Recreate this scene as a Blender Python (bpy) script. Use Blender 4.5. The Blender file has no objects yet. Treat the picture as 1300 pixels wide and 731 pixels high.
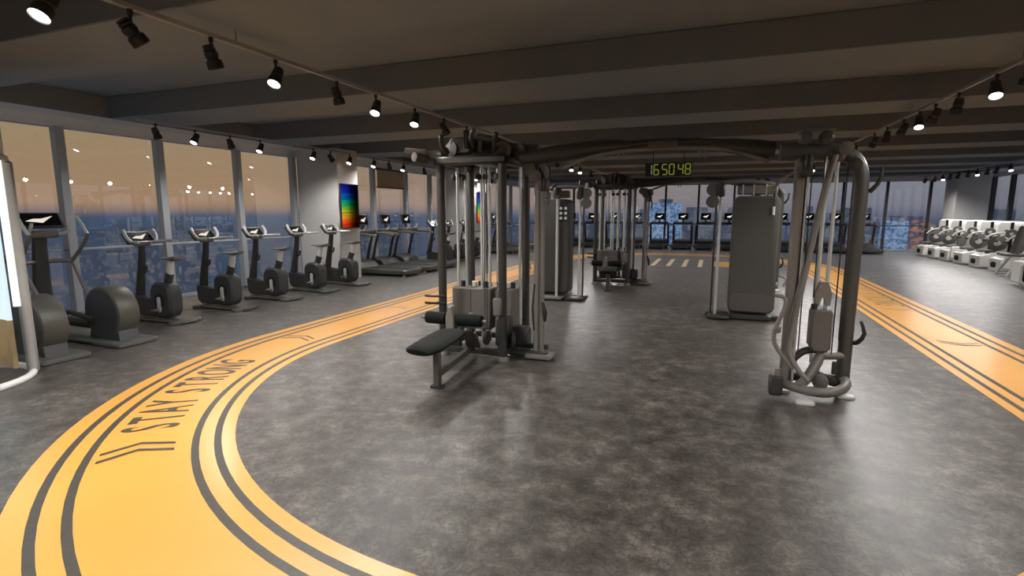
import bpy, math, random
from mathutils import Vector, Matrix
random.seed(7)
PI = math.pi
D = bpy.data
SC = bpy.context.scene
COL = SC.collection

# ------------------------------------------------------------------ mesh helper
class M:
    def __init__(s): s.v = []; s.f = []
    def add(s, vs, fs):
        o = len(s.v); s.v += [tuple(x) for x in vs]; s.f += [tuple(i + o for i in f) for f in fs]; return s
    def box(s, c, d, b=0.008, rot=None):
        hx, hy, hz = d[0]/2, d[1]/2, d[2]/2
        b = min(b, .45*min(d))
        vs = []; idx = {}
        for sx in (-1, 1):
            for sy in (-1, 1):
                for sz in (-1, 1):
                    for k, p in enumerate(((hx, hy-b, hz-b), (hx-b, hy, hz-b), (hx-b, hy-b, hz))):
                        idx[sx, sy, sz, k] = len(vs); vs.append(Vector((p[0]*sx, p[1]*sy, p[2]*sz)))
        fs = []
        for a in (-1, 1):
            fs.append([idx[a, y, z, 0] for y, z in ((-1, -1), (1, -1), (1, 1), (-1, 1))][::a])
            fs.append([idx[x, a, z, 1] for x, z in ((-1, -1), (1, -1), (1, 1), (-1, 1))][::-a])
            fs.append([idx[x, y, a, 2] for x, y in ((-1, -1), (1, -1), (1, 1), (-1, 1))][::a])
            for e in (-1, 1):
                fs.append([idx[-1, a, e, 1], idx[1, a, e, 1], idx[1, a, e, 2], idx[-1, a, e, 2]][::-a*e])
                fs.append([idx[a, -1, e, 0], idx[a, 1, e, 0], idx[a, 1, e, 2], idx[a, -1, e, 2]][::a*e])
                fs.append([idx[a, e, -1, 0], idx[a, e, 1, 0], idx[a, e, 1, 1], idx[a, e, -1, 1]][::-a*e])
                for g in (-1, 1):
                    fs.append([idx[a, e, g, 0], idx[a, e, g, 1], idx[a, e, g, 2]][::a*e*g])
        if rot is not None: vs = [rot @ v for v in vs]
        C = Vector(c)
        return s.add([v + C for v in vs], fs)
    def tube(s, pts, r, n=12, smooth=0, cap=True, sq=None):
        P = [Vector(p) for p in pts]
        R = list(r) if isinstance(r, (list, tuple)) else [r]*len(P)
        if smooth:
            Q = []; RR = []
            for i in range(len(P)-1):
                p0 = P[max(i-1, 0)]; p1 = P[i]; p2 = P[i+1]; p3 = P[min(i+2, len(P)-1)]
                for k in range(smooth):
                    t = k/smooth
                    Q.append(.5*((2*p1)+(p2-p0)*t+(2*p0-5*p1+4*p2-p3)*t*t+(3*p1-p0-3*p2+p3)*t**3)); RR.append(R[i]*(1-t)+R[i+1]*t)
            Q.append(P[-1]); RR.append(R[-1]); P, R = Q, RR
        T = []
        for i in range(len(P)):
            a = P[min(i+1, len(P)-1)]-P[max(i-1, 0)]; T.append(a.normalized())
        up = Vector((0, 0, 1)) if abs(T[0].z) < .9 else Vector((0, 1, 0))
        u = (up - T[0]*up.dot(T[0])).normalized()
        vs = []; fs = []
        for i, p in enumerate(P):
            u = (u - T[i]*u.dot(T[i])).normalized(); w = T[i].cross(u)
            for k in range(n):
                a = 2*PI*(k+.5)/n
                ca, sa = math.cos(a), math.sin(a)
                if sq: ca *= sq[0]; sa *= sq[1]
                vs.append(p + u*ca*R[i] + w*sa*R[i])
        for i in range(len(P)-1):
            for k in range(n):
                k2 = (k+1) % n
                fs.append((i*n+k, i*n+k2, (i+1)*n+k2, (i+1)*n+k))
        if cap:
            fs.append(tuple(range(n))[::-1]); fs.append(tuple((len(P)-1)*n+k for k in range(n)))
        return s.add(vs, fs)
    def cyl(s, p0, p1, r, n=20, r2=None): return s.tube([p0, p1], [r, r if r2 is None else r2], n)
    def bar(s, p0, p1, w): return s.tube([p0, p1], w*.7071, 4)
    def lathe(s, prof, c=(0, 0, 0), axis=(0, 0, 1), n=24):
        # profile list of (radius, height along axis)
        q = Vector((0, 0, 1)).rotation_difference(Vector(axis).normalized())
        C = Vector(c); vs = []; fs = []
        for r, h in prof:
            for k in range(n):
                a = 2*PI*k/n; vs.append(C + q @ Vector((r*math.cos(a), r*math.sin(a), h)))
        for i in range(len(prof)-1):
            for k in range(n):
                k2 = (k+1) % n; fs.append((i*n+k, i*n+k2, (i+1)*n+k2, (i+1)*n+k))
        fs.append(tuple(range(n))[::-1]); fs.append(tuple((len(prof)-1)*n+k for k in range(n)))
        return s.add(vs, fs)
    def prism(s, poly, h0, h1, axes='xy', o=(0, 0, 0), b=0.0):
        # poly (ccw) in plane `axes`, extruded along the third axis h0..h1; b = chamfer
        ax = {'x': 0, 'y': 1, 'z': 2}; i, j = ax[axes[0]], ax[axes[1]]; k = 3-i-j
        n = len(poly)
        cx = sum(p[0] for p in poly)/n; cy = sum(p[1] for p in poly)/n
        rings = [(h0, poly), (h1, poly)]
        if b > 0:
            ex = max(abs(p[0]-cx) for p in poly); ey = max(abs(p[1]-cy) for p in poly)
            sm = [(cx+(p[0]-cx)*(1-b/ex), cy+(p[1]-cy)*(1-b/ey)) for p in poly]
            rings = [(h0, sm), (h0+b, poly), (h1-b, poly), (h1, sm)]
        vs = []; fs = []
        for h, pl in rings:
            for p in pl:
                v = [0, 0, 0]; v[i] = p[0]; v[j] = p[1]; v[k] = h
                vs.append((v[0]+o[0], v[1]+o[1], v[2]+o[2]))
        for m in range(len(rings)-1):
            for q in range(n):
                q2 = (q+1) % n; fs.append((m*n+q, m*n+q2, (m+1)*n+q2, (m+1)*n+q))
        fs.append(tuple(range(n))[::-1]); fs.append(tuple((len(rings)-1)*n+q for q in range(n)))
        return s.add(vs, fs)
    def xf(s, mat): s.v = [tuple(mat @ Vector(v)) for v in s.v]; return s
    def build(s, name, mat, parent=None, off=None):
        me = D.meshes.new(name)
        vs = s.v if off is None else [(x-off[0], y-off[1], z-off[2]) for x, y, z in s.v]
        me.from_pydata(vs, [], s.f)
        import bmesh
        bm = bmesh.new(); bm.from_mesh(me); bmesh.ops.recalc_face_normals(bm, faces=bm.faces); bm.to_mesh(me); bm.free()
        me.polygons.foreach_set('use_smooth', [True]*len(me.polygons))
        me.set_sharp_from_angle(angle=math.radians(38))
        me.materials.append(mat)
        o = D.objects.new(name, me); COL.objects.link(o)
        if parent is not None: o.parent = parent
        return o

def rrect(cx, cy, w, h, r, n=5):
    r = min(r, w/2-.0005, h/2-.0005)
    out = []
    for sx, sy, a0 in ((1, 1, 0), (-1, 1, 90), (-1, -1, 180), (1, -1, 270)):
        for k in range(n+1):
            a = math.radians(a0+90*k/n)
            out.append((cx+sx*(w/2-r)+r*math.cos(a), cy+sy*(h/2-r)+r*math.sin(a)))
    return out

def thing(name, label, cat, loc=(0, 0, 0), rz=0, group=None):
    o = D.objects.new(name, None); COL.objects.link(o); o.empty_display_size = .1
    o.location = loc; o.rotation_euler = (0, 0, rz)
    return tag(o, label, cat, group)
def tag(o, label, cat, group=None):
    o['label'] = label; o['category'] = cat
    if group: o['group'] = group
    return o
def struct(o): o['kind'] = 'structure'; return o
def dup(root, loc, rz, label):
    r = root.copy(); COL.objects.link(r); r.location = loc; r.rotation_euler = (0, 0, rz); r['label'] = label
    for ch in list(root.children):
        c = ch.copy(); COL.objects.link(c); c.parent = r
        for g in ch.children:
            d = g.copy(); COL.objects.link(d); d.parent = c
    return r
ORD = ['first', 'second', 'third', 'fourth', 'fifth', 'sixth', 'seventh', 'eighth', 'ninth', 'tenth', 'eleventh', 'twelfth',
       'thirteenth', 'fourteenth', 'fifteenth', 'sixteenth', 'seventeenth', 'eighteenth', 'nineteenth', 'twentieth', 'twenty-first', 'twenty-second', 'twenty-third', 'twenty-fourth']

# ------------------------------------------------------------------ materials
def newmat(name):
    m = D.materials.new(name); m.use_nodes = True
    nt = m.node_tree; nt.nodes.clear()
    out = nt.nodes.new('ShaderNodeOutputMaterial')
    return m, nt, out
def P(name, col, rough=.5, metal=0., noise=.06, scale=25., spec=.5, emit=None, es=0., bump=0., coat=0.):
    m, nt, out = newmat(name)
    b = nt.nodes.new('ShaderNodeBsdfPrincipled')
    tc = nt.nodes.new('ShaderNodeTexCoord'); nz = nt.nodes.new('ShaderNodeTexNoise')
    nz.inputs['Scale'].default_value = scale; nz.inputs['Detail'].default_value = 3
    nt.links.new(tc.outputs['Object'], nz.inputs['Vector'])
    mx = nt.nodes.new('ShaderNodeMix'); mx.data_type = 'RGBA'
    mx.inputs['A'].default_value = tuple(c*(1-noise*2) for c in col)+(1,)
    mx.inputs['B'].default_value = tuple(min(1, c*(1+noise*2)) for c in col)+(1,)
    nt.links.new(nz.outputs['Fac'], mx.inputs['Factor'])
    nt.links.new(mx.outputs['Result'], b.inputs['Base Color'])
    b.inputs['Roughness'].default_value = rough; b.inputs['Metallic'].default_value = metal
    b.inputs['Specular IOR Level'].default_value = spec
    b.inputs['Coat Weight'].default_value = coat; b.inputs['Coat Roughness'].default_value = .22
    if emit: b.inputs['Emission Color'].default_value = emit+(1,); b.inputs['Emission Strength'].default_value = es
    if bump:
        bp = nt.nodes.new('ShaderNodeBump'); bp.inputs['Strength'].default_value = bump; bp.inputs['Distance'].default_value = .01
        nt.links.new(nz.outputs['Fac'], bp.inputs['Height']); nt.links.new(bp.outputs['Normal'], b.inputs['Normal'])
    nt.links.new(b.outputs['BSDF'], out.inputs['Surface'])
    return m
def EM(name, col, st):
    m, nt, out = newmat(name); e = nt.nodes.new('ShaderNodeEmission')
    e.inputs['Color'].default_value = col+(1,); e.inputs['Strength'].default_value = st
    nt.links.new(e.outputs['Emission'], out.inputs['Surface']); return m

def ramp(nt, stops, interp='LINEAR'):
    r = nt.nodes.new('ShaderNodeValToRGB'); cr = r.color_ramp; cr.interpolation = interp
    cr.elements[0].position, cr.elements[0].color = stops[0][0], tuple(stops[0][1])+(1,)
    cr.elements[1].position, cr.elements[1].color = stops[-1][0], tuple(stops[-1][1])+(1,)
    for p, c in stops[1:-1]:
        e = cr.elements.new(p); e.color = tuple(c)+(1,)
    return r

def floor_mat():
    m, nt, out = newmat('polished concrete floor'); L = nt.links.new
    b = nt.nodes.new('ShaderNodeBsdfPrincipled'); tc = nt.nodes.new('ShaderNodeTexCoord')
    def nz(sc, det, rough, w=0):
        n = nt.nodes.new('ShaderNodeTexNoise'); n.inputs['Scale'].default_value = sc; n.inputs['Detail'].default_value = det
        n.inputs['Roughness'].default_value = rough; L(tc.outputs['Object'], n.inputs['Vector']); return n
    big = nz(.8, 4, .6); mid = nz(5.5, 10, .66); fine = nz(60, 6, .8)
    a = nt.nodes.new('ShaderNodeMath'); a.operation = 'MULTIPLY_ADD'; a.inputs[1].default_value = .55; L(mid.outputs['Fac'], a.inputs[0])
    k = nt.nodes.new('ShaderNodeMath'); k.operation = 'MULTIPLY'; k.inputs[1].default_value = .25; L(big.outputs['Fac'], k.inputs[0]); L(k.outputs[0], a.inputs[2])
    c = nt.nodes.new('ShaderNodeMath'); c.operation = 'MULTIPLY_ADD'; c.inputs[1].default_value = .28; L(fine.outputs['Fac'], c.inputs[0]); L(a.outputs[0], c.inputs[2])
    r = ramp(nt, [(.38, (.034, .029, .025)), (.47, (.068, .058, .050)), (.55, (.115, .101, .089)), (.66, (.230, .205, .182))])
    vn = nt.nodes.new('ShaderNodeTexNoise'); vn.inputs['Scale'].default_value = 9; vn.inputs['Detail'].default_value = 9
    vn.inputs['Roughness'].default_value = .7; vn.inputs['Distortion'].default_value = 1.2; L(tc.outputs['Object'], vn.inputs['Vector'])
    v1 = nt.nodes.new('ShaderNodeMath'); v1.operation = 'SUBTRACT'; v1.inputs[1].default_value = .5; L(vn.outputs['Fac'], v1.inputs[0])
    v2 = nt.nodes.new('ShaderNodeMath'); v2.operation = 'ABSOLUTE'; L(v1.outputs[0], v2.inputs[0])
    v3 = nt.nodes.new('ShaderNodeMapRange'); v3.inputs['From Max'].default_value = .055; v3.inputs['To Min'].default_value = .62; v3.inputs['To Max'].default_value = 1.06; L(v2.outputs[0], v3.inputs['Value'])
    vm = nt.nodes.new('ShaderNodeVectorMath'); vm.operation = 'SCALE'
    L(c.outputs[0], r.inputs['Fac']); L(r.outputs['Color'], vm.inputs[0]); L(v3.outputs['Result'], vm.inputs['Scale']); L(vm.outputs['Vector'], b.inputs['Base Color'])
    rr = nt.nodes.new('ShaderNodeMapRange'); rr.inputs['From Min'].default_value = .3; rr.inputs['From Max'].default_value = .7
    rr.inputs['To Min'].default_value = .40; rr.inputs['To Max'].default_value = .50; L(c.outputs[0], rr.inputs['Value']); L(rr.outputs['Result'], b.inputs['Roughness'])
    bp = nt.nodes.new('ShaderNodeBump'); bp.inputs['Strength'].default_value = .12; bp.inputs['Distance'].default_value = .003
    L(c.outputs[0], bp.inputs['Height']); L(bp.outputs['Normal'], b.inputs['Normal'])
    b.inputs['Specular IOR Level'].default_value = .38
    g = nt.nodes.new('ShaderNodeBsdfGlossy'); g.inputs['Roughness'].default_value = .27; g.inputs['Color'].default_value = (.95, .95, .97, 1)
    lw = nt.nodes.new('ShaderNodeLayerWeight'); lw.inputs['Blend'].default_value = .5
    pw = nt.nodes.new('ShaderNodeMath'); pw.operation = 'POWER'; pw.inputs[1].default_value = 8; L(lw.outputs['Facing'], pw.inputs[0])
    sc = nt.nodes.new('ShaderNodeMath'); sc.operation = 'MULTIPLY'; sc.inputs[1].default_value = .75; L(pw.outputs[0], sc.inputs[0])
    mx = nt.nodes.new('ShaderNodeMixShader'); L(sc.outputs[0], mx.inputs['Fac']); L(b.outputs['BSDF'], mx.inputs[1]); L(g.outputs[0], mx.inputs[2])
    L(mx.outputs[0], out.inputs['Surface']); return m

def glass_mat(name, tint=(.86, .89, .92), base=.05, graze=.55, powr=4):
    m, nt, out = newmat(name); L = nt.links.new
    t = nt.nodes.new('ShaderNodeBsdfTransparent'); t.inputs['Color'].default_value = tint+(1,)
    g = nt.nodes.new('ShaderNodeBsdfGlossy'); g.inputs['Roughness'].default_value = .0; g.inputs['Color'].default_value = (.95, .97, 1, 1)
    lw = nt.nodes.new('ShaderNodeLayerWeight'); lw.inputs['Blend'].default_value = .5
    pw = nt.nodes.new('ShaderNodeMath'); pw.operation = 'POWER'; pw.inputs[1].default_value = powr; L(lw.outputs['Facing'], pw.inputs[0])
    ma = nt.nodes.new('ShaderNodeMath'); ma.operation = 'MULTIPLY_ADD'; ma.inputs[1].default_value = graze; ma.inputs[2].default_value = base
    L(pw.outputs[0], ma.inputs[0])
    mx = nt.nodes.new('ShaderNodeMixShader'); L(ma.outputs[0], mx.inputs['Fac']); L(t.outputs[0], mx.inputs[1]); L(g.outputs[0], mx.inputs[2])
    L(mx.outputs[0], out.inputs['Surface']); return m

def rainbow_mat():
    m, nt, out = newmat('screen rainbow gradient'); L = nt.links.new
    tc = nt.nodes.new('ShaderNodeTexCoord'); sp = nt.nodes.new('ShaderNodeSeparateXYZ'); L(tc.outputs['Generated'], sp.inputs[0])
    r = ramp(nt, [(0, (.55, .02, .01)), (.16, (.8, .09, .01)), (.3, (.75, .45, .02)), (.45, (.10, .42, .03)), (.58, (.0, .35, .16)), (.68, (.0, .14, .42)), (.84, (.01, .02, .38)), (1, (.004, .004, .12))])
    L(sp.outputs['Z'], r.inputs['Fac'])
    r2 = ramp(nt, [(0, (1., 1., 1.)), (.30, (.6, .6, .6)), (.55, (.13, .13, .13)), (.78, (.015, .015, .015))])
    L(sp.outputs['Y'], r2.inputs['Fac'])
    wv = nt.nodes.new('ShaderNodeTexNoise'); mp = nt.nodes.new('ShaderNodeMapping'); mp.inputs['Scale'].default_value = (.1, .4, 22)
    L(tc.outputs['Generated'], mp.inputs['Vector']); L(mp.outputs[0], wv.inputs['Vector']); wv.inputs['Scale'].default_value = 1.; wv.inputs['Detail'].default_value = 4
    r3 = ramp(nt, [(.3, (.25, .25, .25)), (.6, (1, 1, 1))]); L(wv.outputs['Fac'], r3.inputs['Fac'])
    a = nt.nodes.new('ShaderNodeMix'); a.data_type = 'RGBA'; a.blend_type = 'MULTIPLY'; a.inputs['Factor'].default_value = 1
    L(r.outputs[0], a.inputs['A']); L(r2.outputs[0], a.inputs['B'])
    c = nt.nodes.new('ShaderNodeMix'); c.data_type = 'RGBA'; c.blend_type = 'MULTIPLY'; c.inputs['Factor'].default_value = 1
    L(a.outputs['Result'], c.inputs['A']); L(r3.outputs[0], c.inputs['B'])
    e = nt.nodes.new('ShaderNodeEmission'); e.inputs['Strength'].default_value = 1.4; L(c.outputs['Result'], e.inputs['Color'])
    L(e.outputs[0], out.inputs['Surface']); return m

def city_mat(name, wall, lit, dens=.55, sc=.35, st=1.0):
    m, nt, out = newmat(name); L = nt.links.new
    tc = nt.nodes.new('ShaderNodeTexCoord'); br = nt.nodes.new('ShaderNodeTexVoronoi'); br.inputs['Scale'].default_value = sc
    L(tc.outputs['Object'], br.inputs['Vector'])
    gt = nt.nodes.new('ShaderNodeMath'); gt.operation = 'GREATER_THAN'; gt.inputs[1].default_value = dens
    sp = nt.nodes.new('ShaderNodeSeparateColor'); L(br.outputs['Color'], sp.inputs[0]); L(sp.outputs[0], gt.inputs[0])
    mx = nt.nodes.new('ShaderNodeMix'); mx.data_type = 'RGBA'; mx.inputs['A'].default_value = wall+(1,); mx.inputs['B'].default_value = lit+(1,)
    L(gt.outputs[0], mx.inputs['Factor'])
    e = nt.nodes.new('ShaderNodeEmission'); e.inputs['Strength'].default_value = st; L(mx.outputs['Result'], e.inputs['Color'])
    L(e.outputs[0], out.inputs['Surface']); return m

MT = dict(
    floor=floor_mat(),
    yellow=P('yellow floor paint', (.93, .45, .086), .38, noise=.05, scale=1.2, coat=.35),
    line=P('dark grey floor line', (.075, .066, .055), .45, noise=.15, scale=30),
    line_faded=P('worn brown floor lettering', (.34, .20, .075), .45, noise=.15, scale=20),
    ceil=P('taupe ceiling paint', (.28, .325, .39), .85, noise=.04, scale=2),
    beam=P('taupe beam paint with shade', (.20, .205, .222), .8, noise=.04, scale=2),  # darker tone puts the shade on the beam faces into the paint
    beam_side=P('soffit paint with window light', (.88, .90, .93), .8, noise=.03, scale=2),  # pale tone puts the window light into the soffit colour
    wall=P('light grey plaster', (.74, .725, .715), .7, noise=.03, scale=4),
    mull=P('grey aluminium mullion', (.46, .49, .53), .45, .2, noise=.03),
    mull_dark=P('dark aluminium mullion', (.06, .06, .066), .4, .4, noise=.03),
    glass=glass_mat('window glass', (.80, .83, .86), .13, .5),
    booth_glass=glass_mat('booth glass', (.93, .94, .94), .04, .3),
    steel=P('graphite powder coat', (.052, .048, .043), .45, .2, noise=.08),
    post_tan=P('olive tan powder coat', (.088, .083, .074), .42, .15, noise=.05),
    steel_mid=P('warm grey powder coat', (.20, .184, .166), .42, .15, noise=.06),
    steel_light=P('sand grey powder coat', (.235, .215, .192), .45, .1, noise=.05),
    chrome=P('chromed steel rod', (.82, .81, .79), .28, .55, noise=.03),
    cover=P('taupe weight cover', (.155, .136, .122), .6, noise=.05),
    shroud=P('olive grey shroud', (.080, .077, .069), .6, noise=.04),
    shroud_low=P('light taupe shroud panel', (.105, .092, .083), .6, noise=.04),
    black=P('black vinyl', (.010, .011, .010), .75, noise=.1, spec=.15),
    rubber=P('black rubber', (.018, .018, .018), .7, noise=.1),
    cable=P('black steel cable', (.012, .012, .012), .5),
    brown=P('brown grip foam', (.105, .085, .075), .6, noise=.08),
    white=P('faintly glowing machine paint', (.88, .86, .83), .35, noise=.02, emit=(1, .98, .95), es=.05),  # faint emission in the paint makes the machines look brighter lit
    offwhite=P('white plastic', (.74, .73, .71), .4, noise=.02),
    padgrey=P('grey upholstery', (.17, .165, .155), .6, noise=.08),
    discgrey=P('grey cam disc', (.13, .13, .12), .5, noise=.08),
    beige=P('beige plastic panel', (.72, .60, .42), .5, noise=.03),
    plate=P('grey base plate', (.13, .128, .12), .35, .2, noise=.05),
    bodydk=P('charcoal machine shell', (.05, .05, .052), .42, noise=.06),
    olive=P('olive grey drum shell', (.088, .085, .072), .42, .1, noise=.06),
    rail=P('grey aluminium track', (.50, .47, .44), .35, .4, noise=.03),
    lampblk=P('dark brown lamp housing', (.045, .036, .032), .4, .4, noise=.08),
    lens=EM('lit lamp lens', (1., .97, .92), 9.),
    lensoff=P('dark lamp lens', (.05, .05, .05), .15),
    screen=P('black console screen', (.006, .006, .007), .12),
    glow=EM('console picture', (.95, .86, .74), .9),
    glow2=EM('console picture yellow', (.95, .72, .35), .9),
    glowgreen=EM('console picture green', (.22, .34, .16), .55),
    digit=EM('clock digits', (.36, .40, .06), .36),
    digit_dim=EM('clock digit dim', (.16, .17, .13), .8),
    clockbox=P('dark clock case', (.06, .06, .062), .3),
    rainbow=rainbow_mat(),
    whiteglow=EM('backlit white panel', (.78, .93, .97), 1.25),
    boothwhite=P('faintly glowing booth frame', (.80, .79, .76), .35, noise=.02, emit=(1, .97, .92), es=.12),  # faint emission in the frame colour, though the frame is no lamp
    boothtube=EM('booth light tube', (1., .97, .90), 1.6),
    booth_gold=P('golden booth reflection', (.62, .44, .24), .5, noise=.1, scale=6),  # tan stands in for a golden reflection low in the booth
    boothgrey=P('grey booth post', (.42, .405, .39), .45, noise=.04),
    blind=P('tan roller blind', (.52, .43, .31), .8, noise=.03),
    sticker=P('black instruction card', (.008, .008, .008), .4),
    stickerw=EM('card icons', (.55, .55, .55), .5),
    floormark=P('cream floor stripe', (.85, .70, .42), .4, noise=.05),
    floormark2=P('orange floor block', (.62, .36, .10), .45, noise=.2, scale=12),
    sea=city_mat('dusk ground lights', (.075, .110, .180), (.26, .20, .17), .92, .03, 1.),
    tower_dim=city_mat('dusk towers', (.080, .100, .150), (.17, .17, .19), .80, .25, 1.),
    tower_blue=city_mat('blue lit tower', (.10, .19, .36), (.32, .46, .68), .5, .9, 1.),
    tower_red=city_mat('orange lit tower', (.14, .11, .15), (.48, .22, .14), .62, .4, 1.),
)

# ------------------------------------------------------------------ room shell
XL, XR, YF, YB = -9.6, 9.95, 26.6, -7.0
ZB, ZC, ZH = 3.12, 3.45, 2.95
def bx(x0, x1, y0, y1, z0, z1, b=.004): return M().box(((x0+x1)/2, (y0+y1)/2, (z0+z1)/2), (x1-x0, y1-y0, z1-z0), b)
struct(bx(XL-.2, XR+.2, YB-.2, YF+.2, -.15, 0).build('floor', MT['floor']))
struct(bx(XL-.2, XR+.2, YB-.2, YF+.2, ZC, ZC+.15).build('ceiling', MT['ceil']))
# cross beams and edge soffits
tn = 1
PX = -9.08
def trim(m, mat):
    global tn
    struct(m.build('trim_%d' % tn, MT[mat])); tn += 1
for k in range(-3, 9):
    y0 = 2.92+2.86*k
    y1 = min(y0+1.0, YF-.36)
    trim(bx(PX, 9.3, y0, y1, ZB+.006, ZC-.004), 'beam')  # faces painted dark for shade, underside below keeps the ceiling colour
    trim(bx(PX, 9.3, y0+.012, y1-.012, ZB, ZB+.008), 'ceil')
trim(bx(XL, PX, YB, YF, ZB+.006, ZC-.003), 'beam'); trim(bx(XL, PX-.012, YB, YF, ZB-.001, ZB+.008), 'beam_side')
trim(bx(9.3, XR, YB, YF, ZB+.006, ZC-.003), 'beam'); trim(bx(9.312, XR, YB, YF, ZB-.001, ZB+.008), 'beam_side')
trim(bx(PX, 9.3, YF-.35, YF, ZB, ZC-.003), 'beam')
# thin dark shadow gap along the inner edge of the left soffit
# left wall: header, sill, window bays
struct(bx(XL-.15, XL, YB, YF, ZH, ZB).build('wall_left', MT['beam_side']))
struct(bx(XL-.02, XL+.05, YB, YF, 0, .06).build('baseboard_left', MT['mull']))
struct(bx(XL, XR, YF, YF+.15, ZH-.05, ZB).build('wall_far', MT['beam_side']))
struct(bx(XL, XR, YF-.05, YF+.02, 0, .06).build('baseboard_far', MT['mull']))
struct(bx(XL, XR, YB-.15, YB, 0, ZB).build('wall_back', MT['wall']))
wr = M()
wr.box((XR+.075, (YB+8)/2, ZB/2), (.15, 8-YB, ZB), .004); wr.box((XR+.075, (8+YF)/2, (ZH+ZB)/2), (.15, YF-8, ZB-ZH), .004)
struct(wr.build('wall_right', MT['wall']))
struct(bx(XR-.05, XR+.02, 8, YF, 0, .06).build('baseboard_right', MT['mull']))
wn = [1]
def window(axis, a0, a1, c, sgn, top=ZH, dark=False, mw=.13):
    # a0..a1 along the wall, c = wall coordinate, sgn = inward direction
    if axis == 'x':
        g = bx(c-.006, c+.006, a0, a1, .05, top)
    else:
        g = bx(a0, a1, c-.006, c+.006, .05, top)
    w = struct(g.build('window_%d' % wn[0], MT['glass'])); wn[0] += 1
    f = M()
    if axis == 'x':
        f.box((c+sgn*.05, a0, top/2+.02), (.14, mw, top-.04), .008)
        f.box((c+sgn*.03, (a0+a1)/2, 1.05), (.05, a1-a0, .035), .004)
    else:
        f.box((a0, c+sgn*.05, top/2+.02), (mw, .14, top-.04), .008)
        f.box(((a0+a1)/2, c+sgn*.03, 1.05), (a1-a0, .05, .035), .004)
    f.build('window_frame', MT['mull_dark' if dark else 'mull'], w)
ys = [YB+.1, -4.6, -2.93, -1.29, .35, 1.99, 3.64, 5.28, 6.86, 8.56, 10.15]
ys += [11.75, 13.36, 15.15, 16.75, 18.3, 19.95, 21.6, 23.25, 24.9, YF-.05]
for a, b in zip(ys[:-1], ys[1:]): window('x', a, b, XL, 1)
xs = [XL+.05, -8.2, -6.7, -5.2, -3.65, -2.15, -.65, .9, 2.55, 3.7, 5.25, 6.85, 8.35, XR-.05]
for a, b in zip(xs[:-1], xs[1:]): window('y', a, b, YF, -1, ZH-.05, True, .09)
yr = [8.05, 9.7, 11.3, 12.9, 14.5, 16.1, 17.7, 19.3, 20.9, 22.35, 23.9, 25.25, YF-.05]
for a, b in zip(yr[:-1], yr[1:]): window('x', a, b, XR, -1, ZH, True, .12)
# square columns on the left window line, one at the far right
for (x0, x1, y0, y1) in ((XL+.1, -8.3, 10.24, 11.0), (XL+.1, -8.3, 17.85, 18.95), (8.75, XR-.15, 25.2, 26.3), (XL+.1, -8.3, 2.0, 2.75)):
    struct(bx(x0, x1, y0, y1, 0, ZB, .012).build('column', MT['wall']))
# roller blind in a bay beyond the first column
bl = thing('roller_blind', 'half lowered tan roller blind in the window beyond the white column', 'blind', (XL+.13, 14.2, 0))
M().box((0, 0, 2.66), (.012, 1.45, .52), .002).build('blind_fabric', MT['blind'], bl)
M().cyl((0, -.74, 2.38), (0, .74, 2.38), .022).build('bottom_bar', MT['steel'], bl)
M().cyl((0, -.74, 2.92), (0, .74, 2.92), .03).build('roller_tube', MT['steel'], bl)

# ------------------------------------------------------------------ floor: running track
tr = thing('running_track', 'yellow oval running lane with dark double edge lines painted on the floor', 'running track')
CX, Y0, Y1, RI, RO = -1.0, 5.27, 17.3, 3.40, 4.58
def path(r, n=64):
    pts = []
    for k in range(n+1):
        a = PI + PI*k/n; pts.append((CX+r*math.cos(a), Y0+r*math.sin(a)))
    for k in range(1, 25): pts.append((CX+r, Y0+(Y1-Y0)*k/25))
    for k in range(n+1):
        a = PI*k/n; pts.append((CX+r*math.cos(a), Y1+r*math.sin(a)))
    for k in range(1, 25): pts.append((CX-r, Y1-(Y1-Y0)*k/25))
    return pts
def band(r0, r1, z0, z1):
    a, b = path(r0), path(r1); n = len(a); m = M()
    vs = [(x, y, z0) for x, y in a]+[(x, y, z0) for x, y in b]+[(x, y, z1) for x, y in a]+[(x, y, z1) for x, y in b]
    fs = []
    for i in range(n):
        j = (i+1) % n
        fs += [(2*n+i, 2*n+j, 3*n+j, 3*n+i), (i, j, 2*n+j, 2*n+i), (n+i, 3*n+i, 3*n+j, n+j), (i, n+i, n+j, j)]
    return m.add(vs, fs)
band(RI, RO, .0, .003).build('painted_lane', MT['yellow'], tr)
LN = [(RI+.09, RI+.138), (RI+.23, RI+.278), (RO-.32, RO-.272), (RO-.175, RO-.127)]
for a, b in LN: band(a, b, .0025, .0045).build('lane_line', MT['line'], tr)
def text_mesh(s):
    cu = D.curves.new('t', 'FONT'); cu.body = s; cu.size = 1; cu.align_x = 'CENTER'; cu.resolution_u = 4; cu.offset = .018
    o = D.objects.new('t', cu); COL.objects.link(o)
    dg = bpy.context.evaluated_depsgraph_get(); me = D.meshes.new_from_object(o.evaluated_get(dg))
    vs = [v.co.copy() for v in me.vertices]; fs = [tuple(p.vertices) for p in me.polygons]
    D.objects.remove(o); D.meshes.remove(me); D.curves.remove(cu)
    return vs, fs
def lane_point(side, s):
    # s = running distance along the lane; returns centre of curvature style frame (base point at radius 0, outward dir)
    pass
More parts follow.
